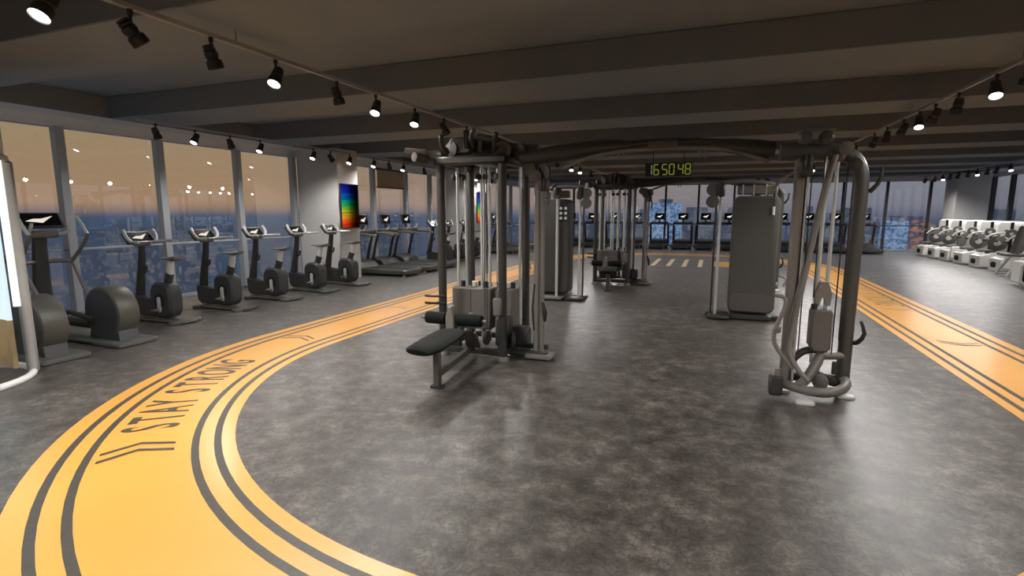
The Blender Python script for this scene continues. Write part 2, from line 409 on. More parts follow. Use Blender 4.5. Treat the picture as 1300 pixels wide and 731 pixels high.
def put_letters(word, mid, pitch, r_base, h, wsc, z, arc=True, side=-1, ystart=0, ydir=1, mat='line'):
    n = len(word)
    adv = {'I': .5, ' ': .55}
    tot = sum(adv.get(c, 1) for c in word)*pitch
    pos = -tot/2
    for c in word:
        w = adv.get(c, 1)*pitch; p = pos+w/2; pos += w
        if c == ' ': continue
        vs, fs = text_mesh(c)
        hmax = .70
        xm = (max(v.x for v in vs)+min(v.x for v in vs))/2
        out = []
        for v in vs:
            u = (v.x-xm)*wsc+p; t = v.y/hmax*h
            if arc:
                # travelling clockwise seen from above on the left near bend: angle decreases from 180+ towards 180
                rm = r_base+h/2; th = mid-u/rm; rr = r_base+t
                out.append((CX+rr*math.cos(th), Y0+rr*math.sin(th), z))
            else:
                out.append((CX+side*(r_base+t), ystart+ydir*u, z))
        M().add(out, fs).build('lane_letter', MT[mat], tr)
# lettering on the left bend: reads away from the viewer, tops of the letters to the outside
ANG = math.radians(209.3)
put_letters('STAY STRONG', ANG, .19, RI+.42, .37, .235, .0055)
put_letters('STAY STRONG', 0, .28, RI+.42, .46, .34, .0055, arc=False, side=1, ystart=12.3, ydir=-1, mat='line_faded')
def chevron(m, f, w=.035, gap=.105):
    # f(u, r): u along the lane, r radius; apex forward
    for k in (0, 1):
        u0 = k*gap
        for (ua, ra, ub, rb) in ((0, RI+.38, .10, RI+.60), (.10, RI+.60, 0, RI+.82)):
            q = []
            for (u, r) in ((ua, ra), (ub, rb), (ub+w, rb), (ua+w, ra)):
                x, y = f(u+u0, r); q.append((x, y, .0055))
            m.add(q, [(0, 1, 2, 3)])
def farc(u0): return lambda u, r: (CX+r*math.cos(u0-u/(RI+.6)), Y0+r*math.sin(u0-u/(RI+.6)))
def fleft(y0): return lambda u, r: (CX-r, y0+u)
def fright(y0): return lambda u, r: (CX+r, y0-u)
m = M(); chevron(m, farc(math.radians(230)), .04, .12); m.build('chevron_mark', MT['line'], tr)
m = M(); chevron(m, farc(math.radians(181.5))); m.build('chevron_mark', MT['line'], tr)
m = M(); chevron(m, fleft(7.5)); m.build('chevron_mark', MT['line_faded'], tr)
m = M(); chevron(m, fright(8.1)); m.build('chevron_mark', MT['line'], tr)
m = M(); chevron(m, fright(10.6)); m.build('chevron_mark', MT['line_faded'], tr)
fm = thing('floor_marking', 'row of cream stripes and orange block painted on the floor inside the far lane end', 'floor marking', (-1, 17.8, 0))
for k in range(4):
    M().box((-.66+.46*k, 0, .002), (.13, 2.5, .003), .0005).build('painted_stripe', MT['floormark'], fm)
M().box((1.42, -.1, .002), (.62, 1.7, .003), .0005).build('painted_block', MT['floormark2'], fm)

# ------------------------------------------------------------------ track lighting
def lamp_parts(root, ax, lit):
    ax = Vector(ax).normalized()
    M().cyl((0, 0, .0), (0, 0, -.035), .018, 12).cyl((0, 0, -.03), (0, 0, -.10), .011, 10).build('mount_stem', MT['lampblk'], root)
    c = Vector((0, 0, -.145))
    prof = [(.02, -.09), (.042, -.085), (.042, -.07), (.034, -.066), (.046, -.06), (.046, -.045), (.036, -.041), (.05, -.035), (.05, -.0), (.044, .006), (.044, .02), (.058, .028), (.062, .085), (.055, .09), (.052, .072)]
    b = M().lathe(prof, c, ax, 18).build('lamp_housing', MT['lampblk'], root)
    M().lathe([(.050, .066), (.052, .080), (.048, .0835), (.02, .086)], c, ax, 18).build('lamp_lens', MT['lens' if lit else 'lensoff'], b)
proto_lamps = {}
RAILS = []
def rail(name_label, x, z, y0, y1, heads, side_tilt, who):
    t = thing('light_track', name_label, 'light track', (x, y0, z))
    M().box((0, (y1-y0)/2, .018), (.035, y1-y0, .036), .003).build('track_profile', MT['rail'], t)
    for k in range(-3, 9):
        yb = 2.92+2.86*k+.5
        if y0 < yb < y1:
            M().cyl((0, yb-y0, .03), (0, yb-y0, ZB-z), .008, 8).build('hanger', MT['rail'], t)
    i = -1
    for (y, lit) in heads:
        if lit == 2: RAILS.append((x, y, z, 1)); continue   # light only: the head is hidden behind the machines
        i += 1
        key = (lit, side_tilt, i % 2)
        ax = (side_tilt*(.25 if lit else .45), -.62 if lit else .55, -1) if lit else (side_tilt*.5*(1 if i % 2 else .2), .75 if i % 2 else .35, -1)
        lab = '%s %s ceiling spotlight, %s from the near end of the %s light track' % ('lit' if lit else 'unlit', 'black', ORD[i], who)
        if key not in proto_lamps:
            r = thing('track_spotlight', lab, 'spotlight', (x, y, z), 0, 'spotlights on the ceiling tracks')
            lamp_parts(r, ax, lit); proto_lamps[key] = r
        else:
            dup(proto_lamps[key], (x, y, z), 0, lab)
        RAILS.append((x, y, z, lit))
def series(a, b, st): 
    o = []; y = a
    while y < b: o.append(round(y, 2)); y += st
    return o
h1 = [(2.08, 1), (2.57, 0), (3.18, 0), (3.83, 1), (4.65, 0), (5.33, 1), (6.19, 1), (6.99, 0), (7.75, 0), (9.56, 2), (11.6, 2), (12.9, 0), (14.4, 1), (15.4, 1), (16.9, 0), (19.2, 2), (22., 2)]
rail('grey aluminium light track left of the cable machines', -3.72, 2.99, .6, 25.0, h1, .5, 'left')
h2 = [(5.81, 0), (6.47, 1), (7.15, 0), (7.82, 1), (9.24, 1), (9.79, 0), (10.45, 1), (11.4, 1), (12.08, 0), (12.76, 1), (13.9, 0), (15.1, 2), (16.3, 0), (17.6, 1), (19, 0), (20.5, 2)]
rail('grey aluminium light track in front of the left windows', -8.09, 2.99, 5.5, 24.0, h2, .3, 'left window')
h3 = [(6.13, 0), (6.73, 1), (7.59, 0), (8.26, 0), (8.8, 1), (9.44, 0), (10.22, 0), (10.93, 0), (12.27, 1), (13.6, 2), (15.2, 2), (16.9, 1), (18.6, 2)]
rail('grey aluminium light track to the right of the cable machines', 2.55, 2.99, .6, 24.5, h3, -.5, 'right')
h4 = [(18.79, 1), (19.57, 0), (20.12, 0), (20.77, 1), (21.41, 0), (22.14, 0), (22.8, 0), (23.4, 1), (24.14, 0), (25.09, 0)]
rail('grey aluminium light track above the white machines', 7.68, 2.99, 8, 25.7, h4, -.3, 'far right')

# ------------------------------------------------------------------ cardio machines
def console_parts(root, y, z, w, h, tilt, pic='glow'):
    # console facing the user (-y side), tilted back
    R = Matrix.Rotation(-tilt, 3, 'X'); c = Vector((0, y, z))
    k = M().prism(rrect(0, 0, w, h, .03), -.025, .025, 'xz', b=.008)
    k.v = [tuple(c+R @ Vector(v)) for v in k.v]
    cs = k.build('console', MT['bodydk'], root)
    s = M().prism(rrect(0, 0, w*.86, h*.8, .01), -.0285, -.024, 'xz'); s.v = [tuple(c+R @ Vector(v)) for v in s.v]
    s.build('screen', MT['screen'], cs)
    g = M()
    g.prism([(-w*.28, -h*.10), (w*.05, -h*.22), (w*.22, .02), (w*.30, h*.24), (w*.05, h*.06), (-w*.12, h*.05)], -.0315, -.0285, 'xz')
    g.v = [tuple(c+R @ Vector(v)) for v in g.v]
    g.build('screen_picture', MT[pic], cs)
    return cs

def make_bike(label):
    t = thing('exercise_bike', label, 'exercise bike', group='upright bikes facing the left windows')
    b = M()
    b.prism(rrect(0, .02, .30, 1.12, .10), 0.012, .045, 'xy', b=.008)
    b.prism(rrect(0, -.42, .50, .16, .07), 0.0, .05, 'xy', b=.01)
    b.prism(rrect(0, .50, .48, .14, .07), 0.0, .05, 'xy', b=.01)
    b.build('base_plate', MT['plate'], t)
    # lower body between column and crank housing, side profile in yz
    M().prism([(-.10, .07), (.52, .07), (.58, .12), (.60, .38), (.45, .37), (.25, .35), (-.10, .35)], -.085, .085, 'yz', b=.02).build('lower_body', MT['bodydk'], t)
    hs = M().prism(rrect(-.06, .335, .44, .54, .16, 6), -.115, .115, 'yz', b=.035).build('crank_housing', MT['bodydk'], t)
    for s in (-1, 1):
        M().cyl((s*.113, -.06, .33), (s*.121, -.06, .33), .105, 24).build('crank_cover', MT['rubber'], hs)
        cr = M(); cr.prism(rrect(-.06, .33-.06*s*-1+.0, .065, .24, .03), s*.125-.012, s*.125+.012, 'yz', b=.004)
        cr.build('crank_arm', MT['offwhite'], t)
        pz = .33+(.16 if s > 0 else -.16)
        M().box((s*.19, -.06, pz if s > 0 else .20), (.10, .085, .03), .01).build('pedal', MT['steel_mid'], t)
    # seat post, saddle
    M().tube([(0, -.10, .55), (0, -.18, .74)], .058, 14, sq=(1.2, .85)).build('post_sleeve', MT['bodydk'], t)
    M().tube([(0, -.172, .72), (0, -.225, .93)], .050, 14, sq=(1.2, .8)).build('seat_post', MT['offwhite'], t)
    sd = M(); sd.tube([(0, .02, .955), (0, -.06, .96), (0, -.18, .955), (0, -.32, .965), (0, -.40, .975)], [.022, .034, .055, .085, .06], 14, 3, sq=(.42, 1.35))
    sd.build('saddle', MT['padgrey'], t)
    # column
    M().tube([(0, .53, .30), (0, .47, .62), (0, .40, .95), (0, .37, 1.17)], [.085, .068, .058, .05], 14, 3, sq=(1., .8)).build('column', MT['steel'], t)
    M().tube([(0, .40, .72), (0, .33, .76), (0, .32, .84)], .02, 8, 2).build('bottle_holder', MT['bodydk'], t)
    M().prism(rrect(0, .36, .22, .14, .05), 1.13, 1.21, 'xy', b=.015).build('console_mount', MT['steel_mid'], t)
    for s in (-1, 1):
        M().tube([(s*.04, .36, 1.19), (s*.17, .30, 1.20), (s*.24, .18, 1.205), (s*.26, .04, 1.21)], [.017, .018, .02, .02], 10, 3).build('handlebar', MT['chrome'], t)
        M().tube([(s*.18, .32, 1.20), (s*.225, .36, 1.28), (s*.215, .42, 1.38)], [.024, .025, .022], 10, 3).build('side_grip', MT['offwhite'], t)
    console_parts(t, .43, 1.255, .42, .22, math.radians(40))
    g = M().box((0, .325, 1.18), (.26, .02, .03), .004, Matrix.Rotation(-math.radians(38), 3, 'X')); g.build('button_strip', MT['chrome'], t)
    return t
bike_spots = [(-7.72, 5.42), (-7.74, 6.52), (-7.76, 7.6), (-7.75, 8.66), (-7.75, 9.72), (-8.0, 14.85), (-8.0, 15.95), (-8.0, 17.1)]
bl_lab = ['upright exercise bike beside the round-drummed trainer, nearest of the window bikes',
          'upright exercise bike by the window, second from the near end of the bike row',
          'upright exercise bike by the window, middle one of the nearest five',
          'upright exercise bike in front of the white column, third before the wall screen',
          'upright exercise bike standing directly under the rainbow screen column, last of the near row',
          'small distant exercise bike right after the left window treadmills',
          'distant exercise bike second past the left window treadmills',
          'distant exercise bike before the second column, seen behind the cable machine posts']
bl_lab[3] = 'upright exercise bike in front of the white column, fourth from the near end'
bk = None
for (x, y), lab in zip(bike_spots, bl_lab):
    if bk is None:
        bk = make_bike(lab); bk.location = (x, y, 0); bk.rotation_euler = (0, 0, PI/2)
    else: dup(bk, (x, y, 0), PI/2, lab)

def make_trainer(label):
    # local +y = the way the user faces; drum at the rear
    t = thing('cross_trainer', label, 'cross trainer', group='cross trainers with round rear drums')
    b = M(); b.prism(rrect(0, .66, .46, 1.72, .10), .01, .05, 'xy', b=.01); b.prism(rrect(0, -.20, .50, .54, .05), 0, .055, 'xy', b=.012)
    b.build('base_plate', MT['plate'], t)
    dr = M().lathe([(.10, -.13), (.315, -.13), (.332, -.122), (.338, -.11), (.338, .11), (.332, .122), (.315, .13), (.10, .13)], (0, 0, .385), (1, 0, 0), 40).build('drum', MT['olive'], t)
    for s in (-1, 1): M().lathe([(.305, 0), (.305, .006), (.10, .010)], (s*.129, 0, .385), (s, 0, 0), 36).build('drum_face', MT['bodydk'], dr)
    M().prism([(-.30, .05), (.30, .05), (.25, .22), (-.25, .22)], -.12, .12, 'yz', b=.01).build('drum_foot', MT['bodydk'], t)
    M().tube([(0, .2, .20), (0, .9, .20), (0, 1.35, .22)], [.07, .06, .07], 12).build('spine', MT['steel'], t)
    M().tube([(0, 1.38, .05), (0, 1.40, .5), (0, 1.36, 1.0), (0, 1.31, 1.36)], [.11, .10, .085, .07], 16, 3, sq=(.8, 1.1)).build('column', MT['bodydk'], t)
    M().prism(rrect(0, 1.24, .34, .16, .06), 1.30, 1.40, 'xy', b=.02).build('console_mount', MT['steel_mid'], t)
    console_parts(t, 1.30, 1.53, .56, .22, math.radians(30))
    for s in (-1, 1):
        M().tube([(s*.10, 1.26, 1.36), (s*.2, 1.15, 1.36), (s*.22, 1.06, 1.42), (s*.20, 1.05, 1.50)], .02, 10, 3).build('fixed_handle', MT['offwhite'], t)
        a = M().tube([(s*.30, 1.22, .98), (s*.32, 1.06, 1.13), (s*.33, .92, 1.28), (s*.33, .88, 1.36)], [.026, .026, .024, .022], 10, 3).build('swing_arm', MT['steel_mid'], t)
        M().tube([(s*.33, .885, 1.35), (s*.335, .98, 1.47), (s*.33, 1.08, 1.58)], .021, 10, 3).build('arm_grip', MT['offwhite'], a)
        M().tube([(s*.08, 1.34, .98), (s*.31, 1.22, .98)], .03, 10).build('pivot', MT['steel_mid'], t)
        M().tube([(s*.30, 1.21, .95), (s*.28, 1.0, .62), (s*.27, .82, .30)], .024, 10).build('link_bar', MT['steel_light'], t)
        M().tube([(s*.27, .86, .28), (s*.25, .4, .40), (s*.20, .05, .50 if s > 0 else .32)], .03, 10).build('pedal_arm', MT['steel'], t)
        M().prism(rrect(s*.27, .62, .16, .36, .05), .375, .41, 'xy', b=.01).build('foot_pedal', MT['rubber'], t)
    return t
ct = make_trainer('round-drummed cross trainer standing right behind the glass booth')
ct.location = (-7.08, 3.50, 0); ct.rotation_euler = (0, 0, PI/2)
dup(ct, (-7.10, 4.30, 0), PI/2, 'round-drummed cross trainer between the booth-side trainer and the first bike')

def make_treadmill(label, group):
    # local +y = facing direction, rear end of the deck at y=0
    t = thing('treadmill', label, 'treadmill', group=group)
    d = M(); d.prism(rrect(0, .95, .86, 1.9, .16, 6), .05, .17, 'xy', b=.02); d.build('deck', MT['olive'], t)
    M().prism(rrect(0, .82, .54, 1.45, .02), .165, .176, 'xy').build('running_belt', MT['rubber'], t)
    for s in (-1, 1):
        for y in (.15, 1.75): M().cyl((s*.33, y, 0), (s*.33, y, .06), .04, 10).build('foot', MT['offwhite'] if y < 1 else MT['rubber'], t)
    M().prism([(1.32, .10), (1.98, .10), (1.98, .22), (1.86, .36), (1.5, .30)], -.40, .40, 'yz', b=.03).build('motor_cover', MT['steel'], t)
    for s in (-1, 1):
        M().tube([(s*.40, 1.80, .15), (s*.40, 1.70, .65), (s*.40, 1.55, 1.12)], [.05, .042, .036], 10, 3, sq=(.8, 1.2)).build('upright', MT['steel'], t)
        M().tube([(s*.40, 1.60, 1.06), (s*.40, 1.3, 1.07), (s*.40, .98, 1.04), (s*.40, .90, 1.01)], [.036, .032, .030, .026], 10, 3).build('handrail', MT['steel_mid'], t)
        M().tube([(s*.22, 1.50, 1.13), (s*.22, 1.36, 1.19), (s*.21, 1.33, 1.29)], .02, 8, 2).build('sensor_grip', MT['offwhite'], t)
    M().prism(rrect(0, 1.53, .84, .20, .06), 1.06, 1.17, 'xy', b=.03).build('console_shelf', MT['olive'], t)
    M().tube([(0, 1.58, 1.12), (0, 1.62, 1.40)], .04, 8).build('console_neck', MT['steel'], t)
    console_parts(t, 1.60, 1.43, .44, .30, math.radians(12), 'glow')
    return t
tmL = make_treadmill('treadmill facing the left windows, nearest one just past the rainbow screen column', 'treadmills facing the left windows')
tmL.location = (-7.15, 11.72, 0); tmL.rotation_euler = (0, 0, PI/2)
labs = ['middle one of the three treadmills past the rainbow screen column', 'third treadmill past the rainbow screen column, next to the distant bikes',
        'distant treadmill just past the second column, behind the cable machine posts', 'distant treadmill second past the second column, behind the cable machine posts', 'distant treadmill third past the second column, behind the cable machine posts']
for (y, lab) in zip((12.78, 13.84, 19.6, 20.7, 21.8), labs): dup(tmL, (-7.15, y, 0), PI/2, lab)
tx = [-6.6, -5.51, -4.45, -3.38, -2.32, -1.27, -.28, .72, 1.78, 2.85, 3.87, 4.88, 5.92]
tmF = None
for i, x in enumerate(tx):
    lab = 'black treadmill facing the far windows, %s from the left of its row' % ORD[i]
    if i >= 8: lab = 'black treadmill facing the far windows, %s from the right end of its row' % ORD[len(tx)-1-i]
    if i == len(tx)-1: lab = 'black treadmill at the right end of the row facing the far windows'
    if tmF is None:
        tmF = make_treadmill(lab, 'treadmills facing the far windows'); tmF.location = (x, 24.1, 0)
        for c in tmF.children:
            if c.name.startswith('deck') or c.name.startswith('console_shelf'): c.data.materials[0] = MT['bodydk']
    else: dup(tmF, (x, 24.1, 0), 0, lab)

# ------------------------------------------------------------------ cable machines
def pulley(m, c, axis, r=.075, w=.03):
    m.lathe([(.02, -w/2-.006), (r*.45, -w/2-.004), (r, -w/2), (r, -w*.3), (r*.86, 0), (r, w*.3), (r, w/2), (r*.45, w/2+.004), (.02, w/2+.006)], c, axis, 20)

def make_multistation(label):
    O = (-2.48, 5.6, 0)
    t = thing('multi_station_gym', label, 'cable machine', O, group='four-post multi station gyms')
    B = lambda m, n, mat, p=None: m.build(n, MT[mat], p or t, O)
    xl, xr, y1, y2 = -2.85, -2.11, 5.25, 6.02
    for x, y in ((xl, y1), (xr, y1), (xl, y2), (xr, y2)):
        p = B(M().tube([(x, y, .02), (x, y, 2.16)], .047, 16), 'post', 'steel')
        B(M().lathe([(.075, 0), (.075, .02), (.055, .05)], (x, y, 0), (0, 0, 1), 16), 'post_foot', 'steel_mid', p)
    f = M()
    for a, b in (((xl, y1), (xr, y1)), ((xr, y1), (xr, y2)), ((xr, y2), (xl, y2)), ((xl, y2), (xl, y1))):
        f.box(((a[0]+b[0])/2, (a[1]+b[1])/2, .09), (abs(a[0]-b[0])+.08, abs(a[1]-b[1])+.08, .07), .015)
    f.box((-1.92, 5.45, .06), (.55, .10, .06), .015); f.box((-1.95, 5.78, .06), (.42, .08, .06), .015)
    B(f, 'base_frame', 'steel')
    g = M()
    for a, b in (((xl, y1), (xr, y1)), ((xr, y1), (xr, y2)), ((xr, y2), (xl, y2)), ((xl, y2), (xl, y1))):
        g.box(((a[0]+b[0])/2, (a[1]+b[1])/2, 2.20), (abs(a[0]-b[0])+.13, abs(a[1]-b[1])+.13, .09), .02)
    g.tube([(xl-.02, y1+.05, 2.30), (-2.6, 5.42, 2.33), (-2.2, 5.5, 2.33), (-1.78, 5.5, 2.29)], [.055, .07, .07, .075], 12, 3)
    g.tube([(xl, y2, 2.28), (-2.5, 5.7, 2.36), (xr, y1, 2.28)], .05, 12, 3)
    B(g, 'top_frame', 'steel')
    hh = M()
    hh.prism(rrect(-2.62, 2.36, .30, .20, .06), 5.28, 5.60, 'xz', b=.03)
    hh.prism(rrect(-2.28, 2.33, .26, .18, .06), 5.40, 5.72, 'xz', b=.03)
    B(hh, 'pulley_housing', 'steel')
    h2 = M(); h2.prism([(-2.66, 2.27), (-2.12, 2.25), (-2.12, 2.36), (-2.3, 2.48), (-2.52, 2.53), (-2.66, 2.44)], 5.52, 5.88, 'xz', b=.04)
    B(h2, 'top_cover', 'steel')
    for x, y in ((-2.83, 5.52), (-2.72, 5.55), (-2.52, 5.55), (-2.42, 5.50), (-2.27, 5.48), (-2.2, 5.6)):
        q = M(); pulley(q, (x, y, 2.04), (.6, 1, 0), .035, .03); B(q, 'rod_pulley', 'rubber')
    for c, a, r in (((-2.73, 5.30, 2.33), (.3, 1, 0), .085), ((-2.52, 5.24, 2.40), (1, .2, 0), .08), ((-2.36, 5.24, 2.35), (1, .3, 0), .075), ((-2.12, 5.30, 2.30), (0, 1, .2), .09),
                    ((-1.98, 5.42, 2.28), (.4, 1, 0), .085), ((-1.86, 5.40, 2.10), (0, 1, 0), .075), ((-1.79, 5.40, 2.02), (0, 1, 0), .07), ((-1.70, 5.44, 2.06), (.5, 1, 0), .085), ((-2.9, 5.35, 2.24), (0, 1, 0), .07)):
        m = M(); pulley(m, c, a, r); B(m, 'pulley', 'brown')
    # pull-up grips reaching out to the left
    for q in ([(-2.86, 5.30, 2.25), (-3.02, 5.22, 2.28), (-3.22, 5.12, 2.30)], [(-2.85, 5.30, 2.21), (-2.96, 5.14, 2.22), (-3.02, 4.98, 2.23)]):
        B(M().tube(q, [.028, .03, .03], 10, 3), 'grip_bar', 'steel_mid')
        B(M().tube([Vector(q[1]), Vector(q[2])], [.052, .05], 14), 'grip_foam', 'brown')
    for q in ([(-2.74, 5.22, 2.28), (-2.76, 5.12, 2.36), (-2.74, 5.08, 2.46)], [(-2.44, 5.26, 2.34), (-2.43, 5.16, 2.42), (-2.38, 5.12, 2.50)], [(-2.2, 5.26, 2.3), (-2.16, 5.16, 2.38), (-2.12, 5.12, 2.45)]):
        B(M().tube(q, .026, 8, 2), 'pull_up_horn', 'steel')
    # weight stacks with their guide rods
    rods = [(-2.83, 5.62), (-2.72, 5.62), (-2.52, 5.62), (-2.42, 5.62), (-2.27, 5.55), (-2.27, 5.72), (-2.10, 5.78), (-2.62, 5.92), (-2.44, 5.92)]
    for x, y in rods: B(M().cyl((x, y, .12), (x, y, 2.16), .017, 10), 'guide_rod', 'chrome')
    def stack(cx, cy, sx, sy, z0, z1, seam):
        s = B(M().box((cx, cy, (z0+z1)/2), (sx, sy, z1-z0), .015), 'weight_stack_cover', 'cover')
        if seam: B(M().box((cx+.0, cy-sy/2-.001, (z0+z1)/2), (.008, .006, z1-z0-.03), .001), 'cover_seam', 'steel', s)
        for q in (-.3, .3): B(M().cyl((cx+q*sx, cy, z1), (cx+q*sx, cy, z1+.07), .028, 10), 'stack_bushing', 'rubber', s)
        B(M().box((cx, cy, z1+.035), (.07, .05, .07), .01), 'selector_head', 'offwhite', s)
    stack(-2.62, 5.62, .50, .22, .27, .76, True)
    stack(-2.20, 5.66, .20, .34, .30, .76, False)
    stack(-2.55, 5.92, .42, .16, .27, .72, False)
    B(M().cyl((-2.62, 5.54, .10), (-2.62, 5.54, 2.2), .005, 6), 'cable', 'cable')
    B(M().cyl((-2.36, 5.40, .30), (-2.36, 5.40, 2.25), .005, 6), 'cable', 'cable')
    B(M().cyl((-2.30, 5.20, .30), (-2.30, 5.20, 2.2), .005, 6), 'cable', 'cable')
    # low dark mechanism at the right hand side
    lm = M(); lm.box((-2.16, 5.42, .30), (.16, .20, .34), .03); lm.box((-2.02, 5.60, .22), (.20, .20, .22), .03)
    pulley(lm, (-2.02, 5.36, .22), (1, .3, 0), .09); pulley(lm, (-2.28, 5.20, .26), (1, 0, 0), .08); pulley(lm, (-2.10, 5.30, .38), (1, .2, 0), .07)
    B(lm, 'lower_pulley_block', 'bodydk')
    B(M().box((-2.14, 5.17, .62), (.10, .05, .20), .015), 'post_bracket', 'steel_mid')
    # seat station towards the viewer
    pad = M().prism([(-2.37, 3.98), (-2.13, 3.95), (-2.12, 4.55), (-2.40, 4.60)][::1], .44, .50, 'xy', b=.02)
    pad = M(); pad.tube([(-2.32, 3.82, .435), (-2.32, 3.89, .445), (-2.35, 4.2, .45), (-2.39, 4.54, .45), (-2.395, 4.60, .445)], [.09, .150, .158, .145, .11], 16, 2, sq=(.30, 1.15))
    B(pad, 'seat', 'black')
    sf = M()
    sf.tube([(-2.33, 4.02, .405), (-2.38, 4.55, .40), (-2.44, 4.95, .44), (-2.45, 5.22, .50)], .032, 10, 3)
    sf.bar((-2.36, 4.22, .13), (-2.48, 5.25, .12), .06)
    sf.box((-2.34, 4.1, .40), (.22, .30, .03), .008)
    B(sf, 'seat_frame', 'post_tan')
    B(M().box((-2.355, 4.20, .21), (.075, .055, .40), .012), 'front_leg', 'post_tan')
    B(M().prism(rrect(-2.355, 4.20, .13, .09, .02), 0, .018, 'xy'), 'leg_foot', 'rubber')
    for x0, x1 in ((-2.84, -2.60), (-2.47, -2.18)):
        B(M().lathe([(.04, 0), (.062, .008), (.066, .03), (.066, x1-x0-.03), (.062, x1-x0-.008), (.04, x1-x0)], (x0, 4.86, .52), (1, 0, 0), 20), 'roller_pad', 'black')
    B(M().cyl((-2.90, 4.86, .52), (-2.14, 4.86, .52), .018, 10), 'roller_axle', 'steel_light')
    br = M(); br.prism([(-2.585, .36), (-2.485, .36), (-2.485, .55), (-2.52, .66), (-2.55, .66), (-2.585, .55)], 4.80, 4.92, 'xz', b=.01)
    B(br, 'roller_bracket', 'steel_light')
    B(M().tube([(-2.53, 4.9, .40), (-2.5, 5.1, .45), (-2.48, 5.25, .50)], .035, 10, 2), 'bracket_arm', 'steel')
    ft = M()
    for z in (.62, .70): ft.tube([(-2.80, 5.20, z), (-2.92, 5.14, z), (-3.00, 5.10, z+.01)], .014, 8, 2)
    B(ft, 'storage_hook', 'steel')
    for x in (-2.62, -2.40): B(M().box((x, 5.06, .26), (.16, .05, .22), .012, Matrix.Rotation(.5, 3, 'X')), 'foot_plate', 'steel')
    # slim column on the right with sliding pulley
    B(M().box((-1.79, 5.50, 1.11), (.07, .09, 2.12), .015), 'cable_column', 'steel_light')
    B(M().cyl((-1.715, 5.46, .05), (-1.715, 5.46, 2.02), .018, 12), 'column_rod', 'steel_light')
    B(M().box((-1.74, 5.46, .045), (.30, .22, .05), .012), 'column_base', 'steel_mid')
    ca = M(); ca.box((-1.70, 5.42, 1.93), (.10, .12, .13), .02); pulley(ca, (-1.70, 5.37, 1.93), (1, .3, 0), .06)
    B(ca, 'sliding_carriage', 'brown')
    B(M().tube([(-1.66, 5.42, 1.90), (-1.64, 5.40, 1.80), (-1.645, 5.38, 1.72)], .016, 8, 2), 'cable_handle', 'brown')
    B(M().tube([(-1.80, 5.42, .34), (-1.80, 5.36, .60), (-1.79, 5.40, .86)], .010, 8, 2), 'hanging_strap', 'rubber')
    B(M().tube([(-1.70, 5.40, .66), (-1.66, 5.36, .56), (-1.665, 5.38, .46)], [.014, .028, .016], 8, 2), 'hanging_grip', 'rubber')
    return t
ms = make_multistation('dark four-post multi station gym with black bench and roller pads, front left')
dup(ms, (-2.10, 12.2, 0), 0, 'smaller-looking four-post multi station gym at the far end of the lane loop')

def make_beam(label):
    O = (-.3, 5.5, 0)
    t = thing('crossover_beam', label, 'crossover beam', O, group='crossover beams linking the cable machines')
    B = lambda m, n, mat: m.build(n, MT[mat], t, O)
    B(M().tube([(-1.95, 5.5, 2.26), (-1.5, 5.5, 2.30), (-1.05, 5.5, 2.345), (-.80, 5.5, 2.345)], [.085, .10, .08, .05], 14, 3, sq=(.9, 1)), 'beam_sleeve', 'steel')
    B(M().tube([(.50, 5.5, 2.25), (.36, 5.5, 2.265), (.15, 5.5, 2.30), (-.05, 5.5, 2.325)], [.085, .095, .08, .05], 14, 3, sq=(.9, 1)), 'beam_sleeve', 'steel')
    B(M().tube([(-1.0, 5.5, 2.35), (-.4, 5.5, 2.365), (.15, 5.5, 2.33)], .036, 12, 3), 'beam_tube', 'steel')
    B(M().tube([(-1.48, 5.46, 2.14), (-1.2, 5.46, 2.24), (-.9, 5.46, 2.29), (-.35, 5.46, 2.30), (.1, 5.46, 2.27), (.30, 5.46, 2.21), (.46, 5.46, 2.14)], .022, 10, 3), 'truss_tube', 'steel_mid')
    for x in (-.88, -.12):
        m = M()
        for dx in (-.025, .025): m.cyl((x+dx, 5.46, 2.20), (x+dx, 5.46, 2.30), .009, 8)
        B(m, 'grip_hanger', 'steel_light')
    B(M().cyl((-.62, 5.46, 2.335), (-.35, 5.46, 2.34), .043, 12), 'pull_up_grip', 'brown')
    return t
cb = make_beam('near dark crossover beam spanning overhead between the left gym and the right cable tower')
cb.location = (-.3, 5.42, -.045)
dup(cb, (-0.12, 12.1, -.02), 0, 'far crossover beam behind the clock, reaching from the distant multi station gym')

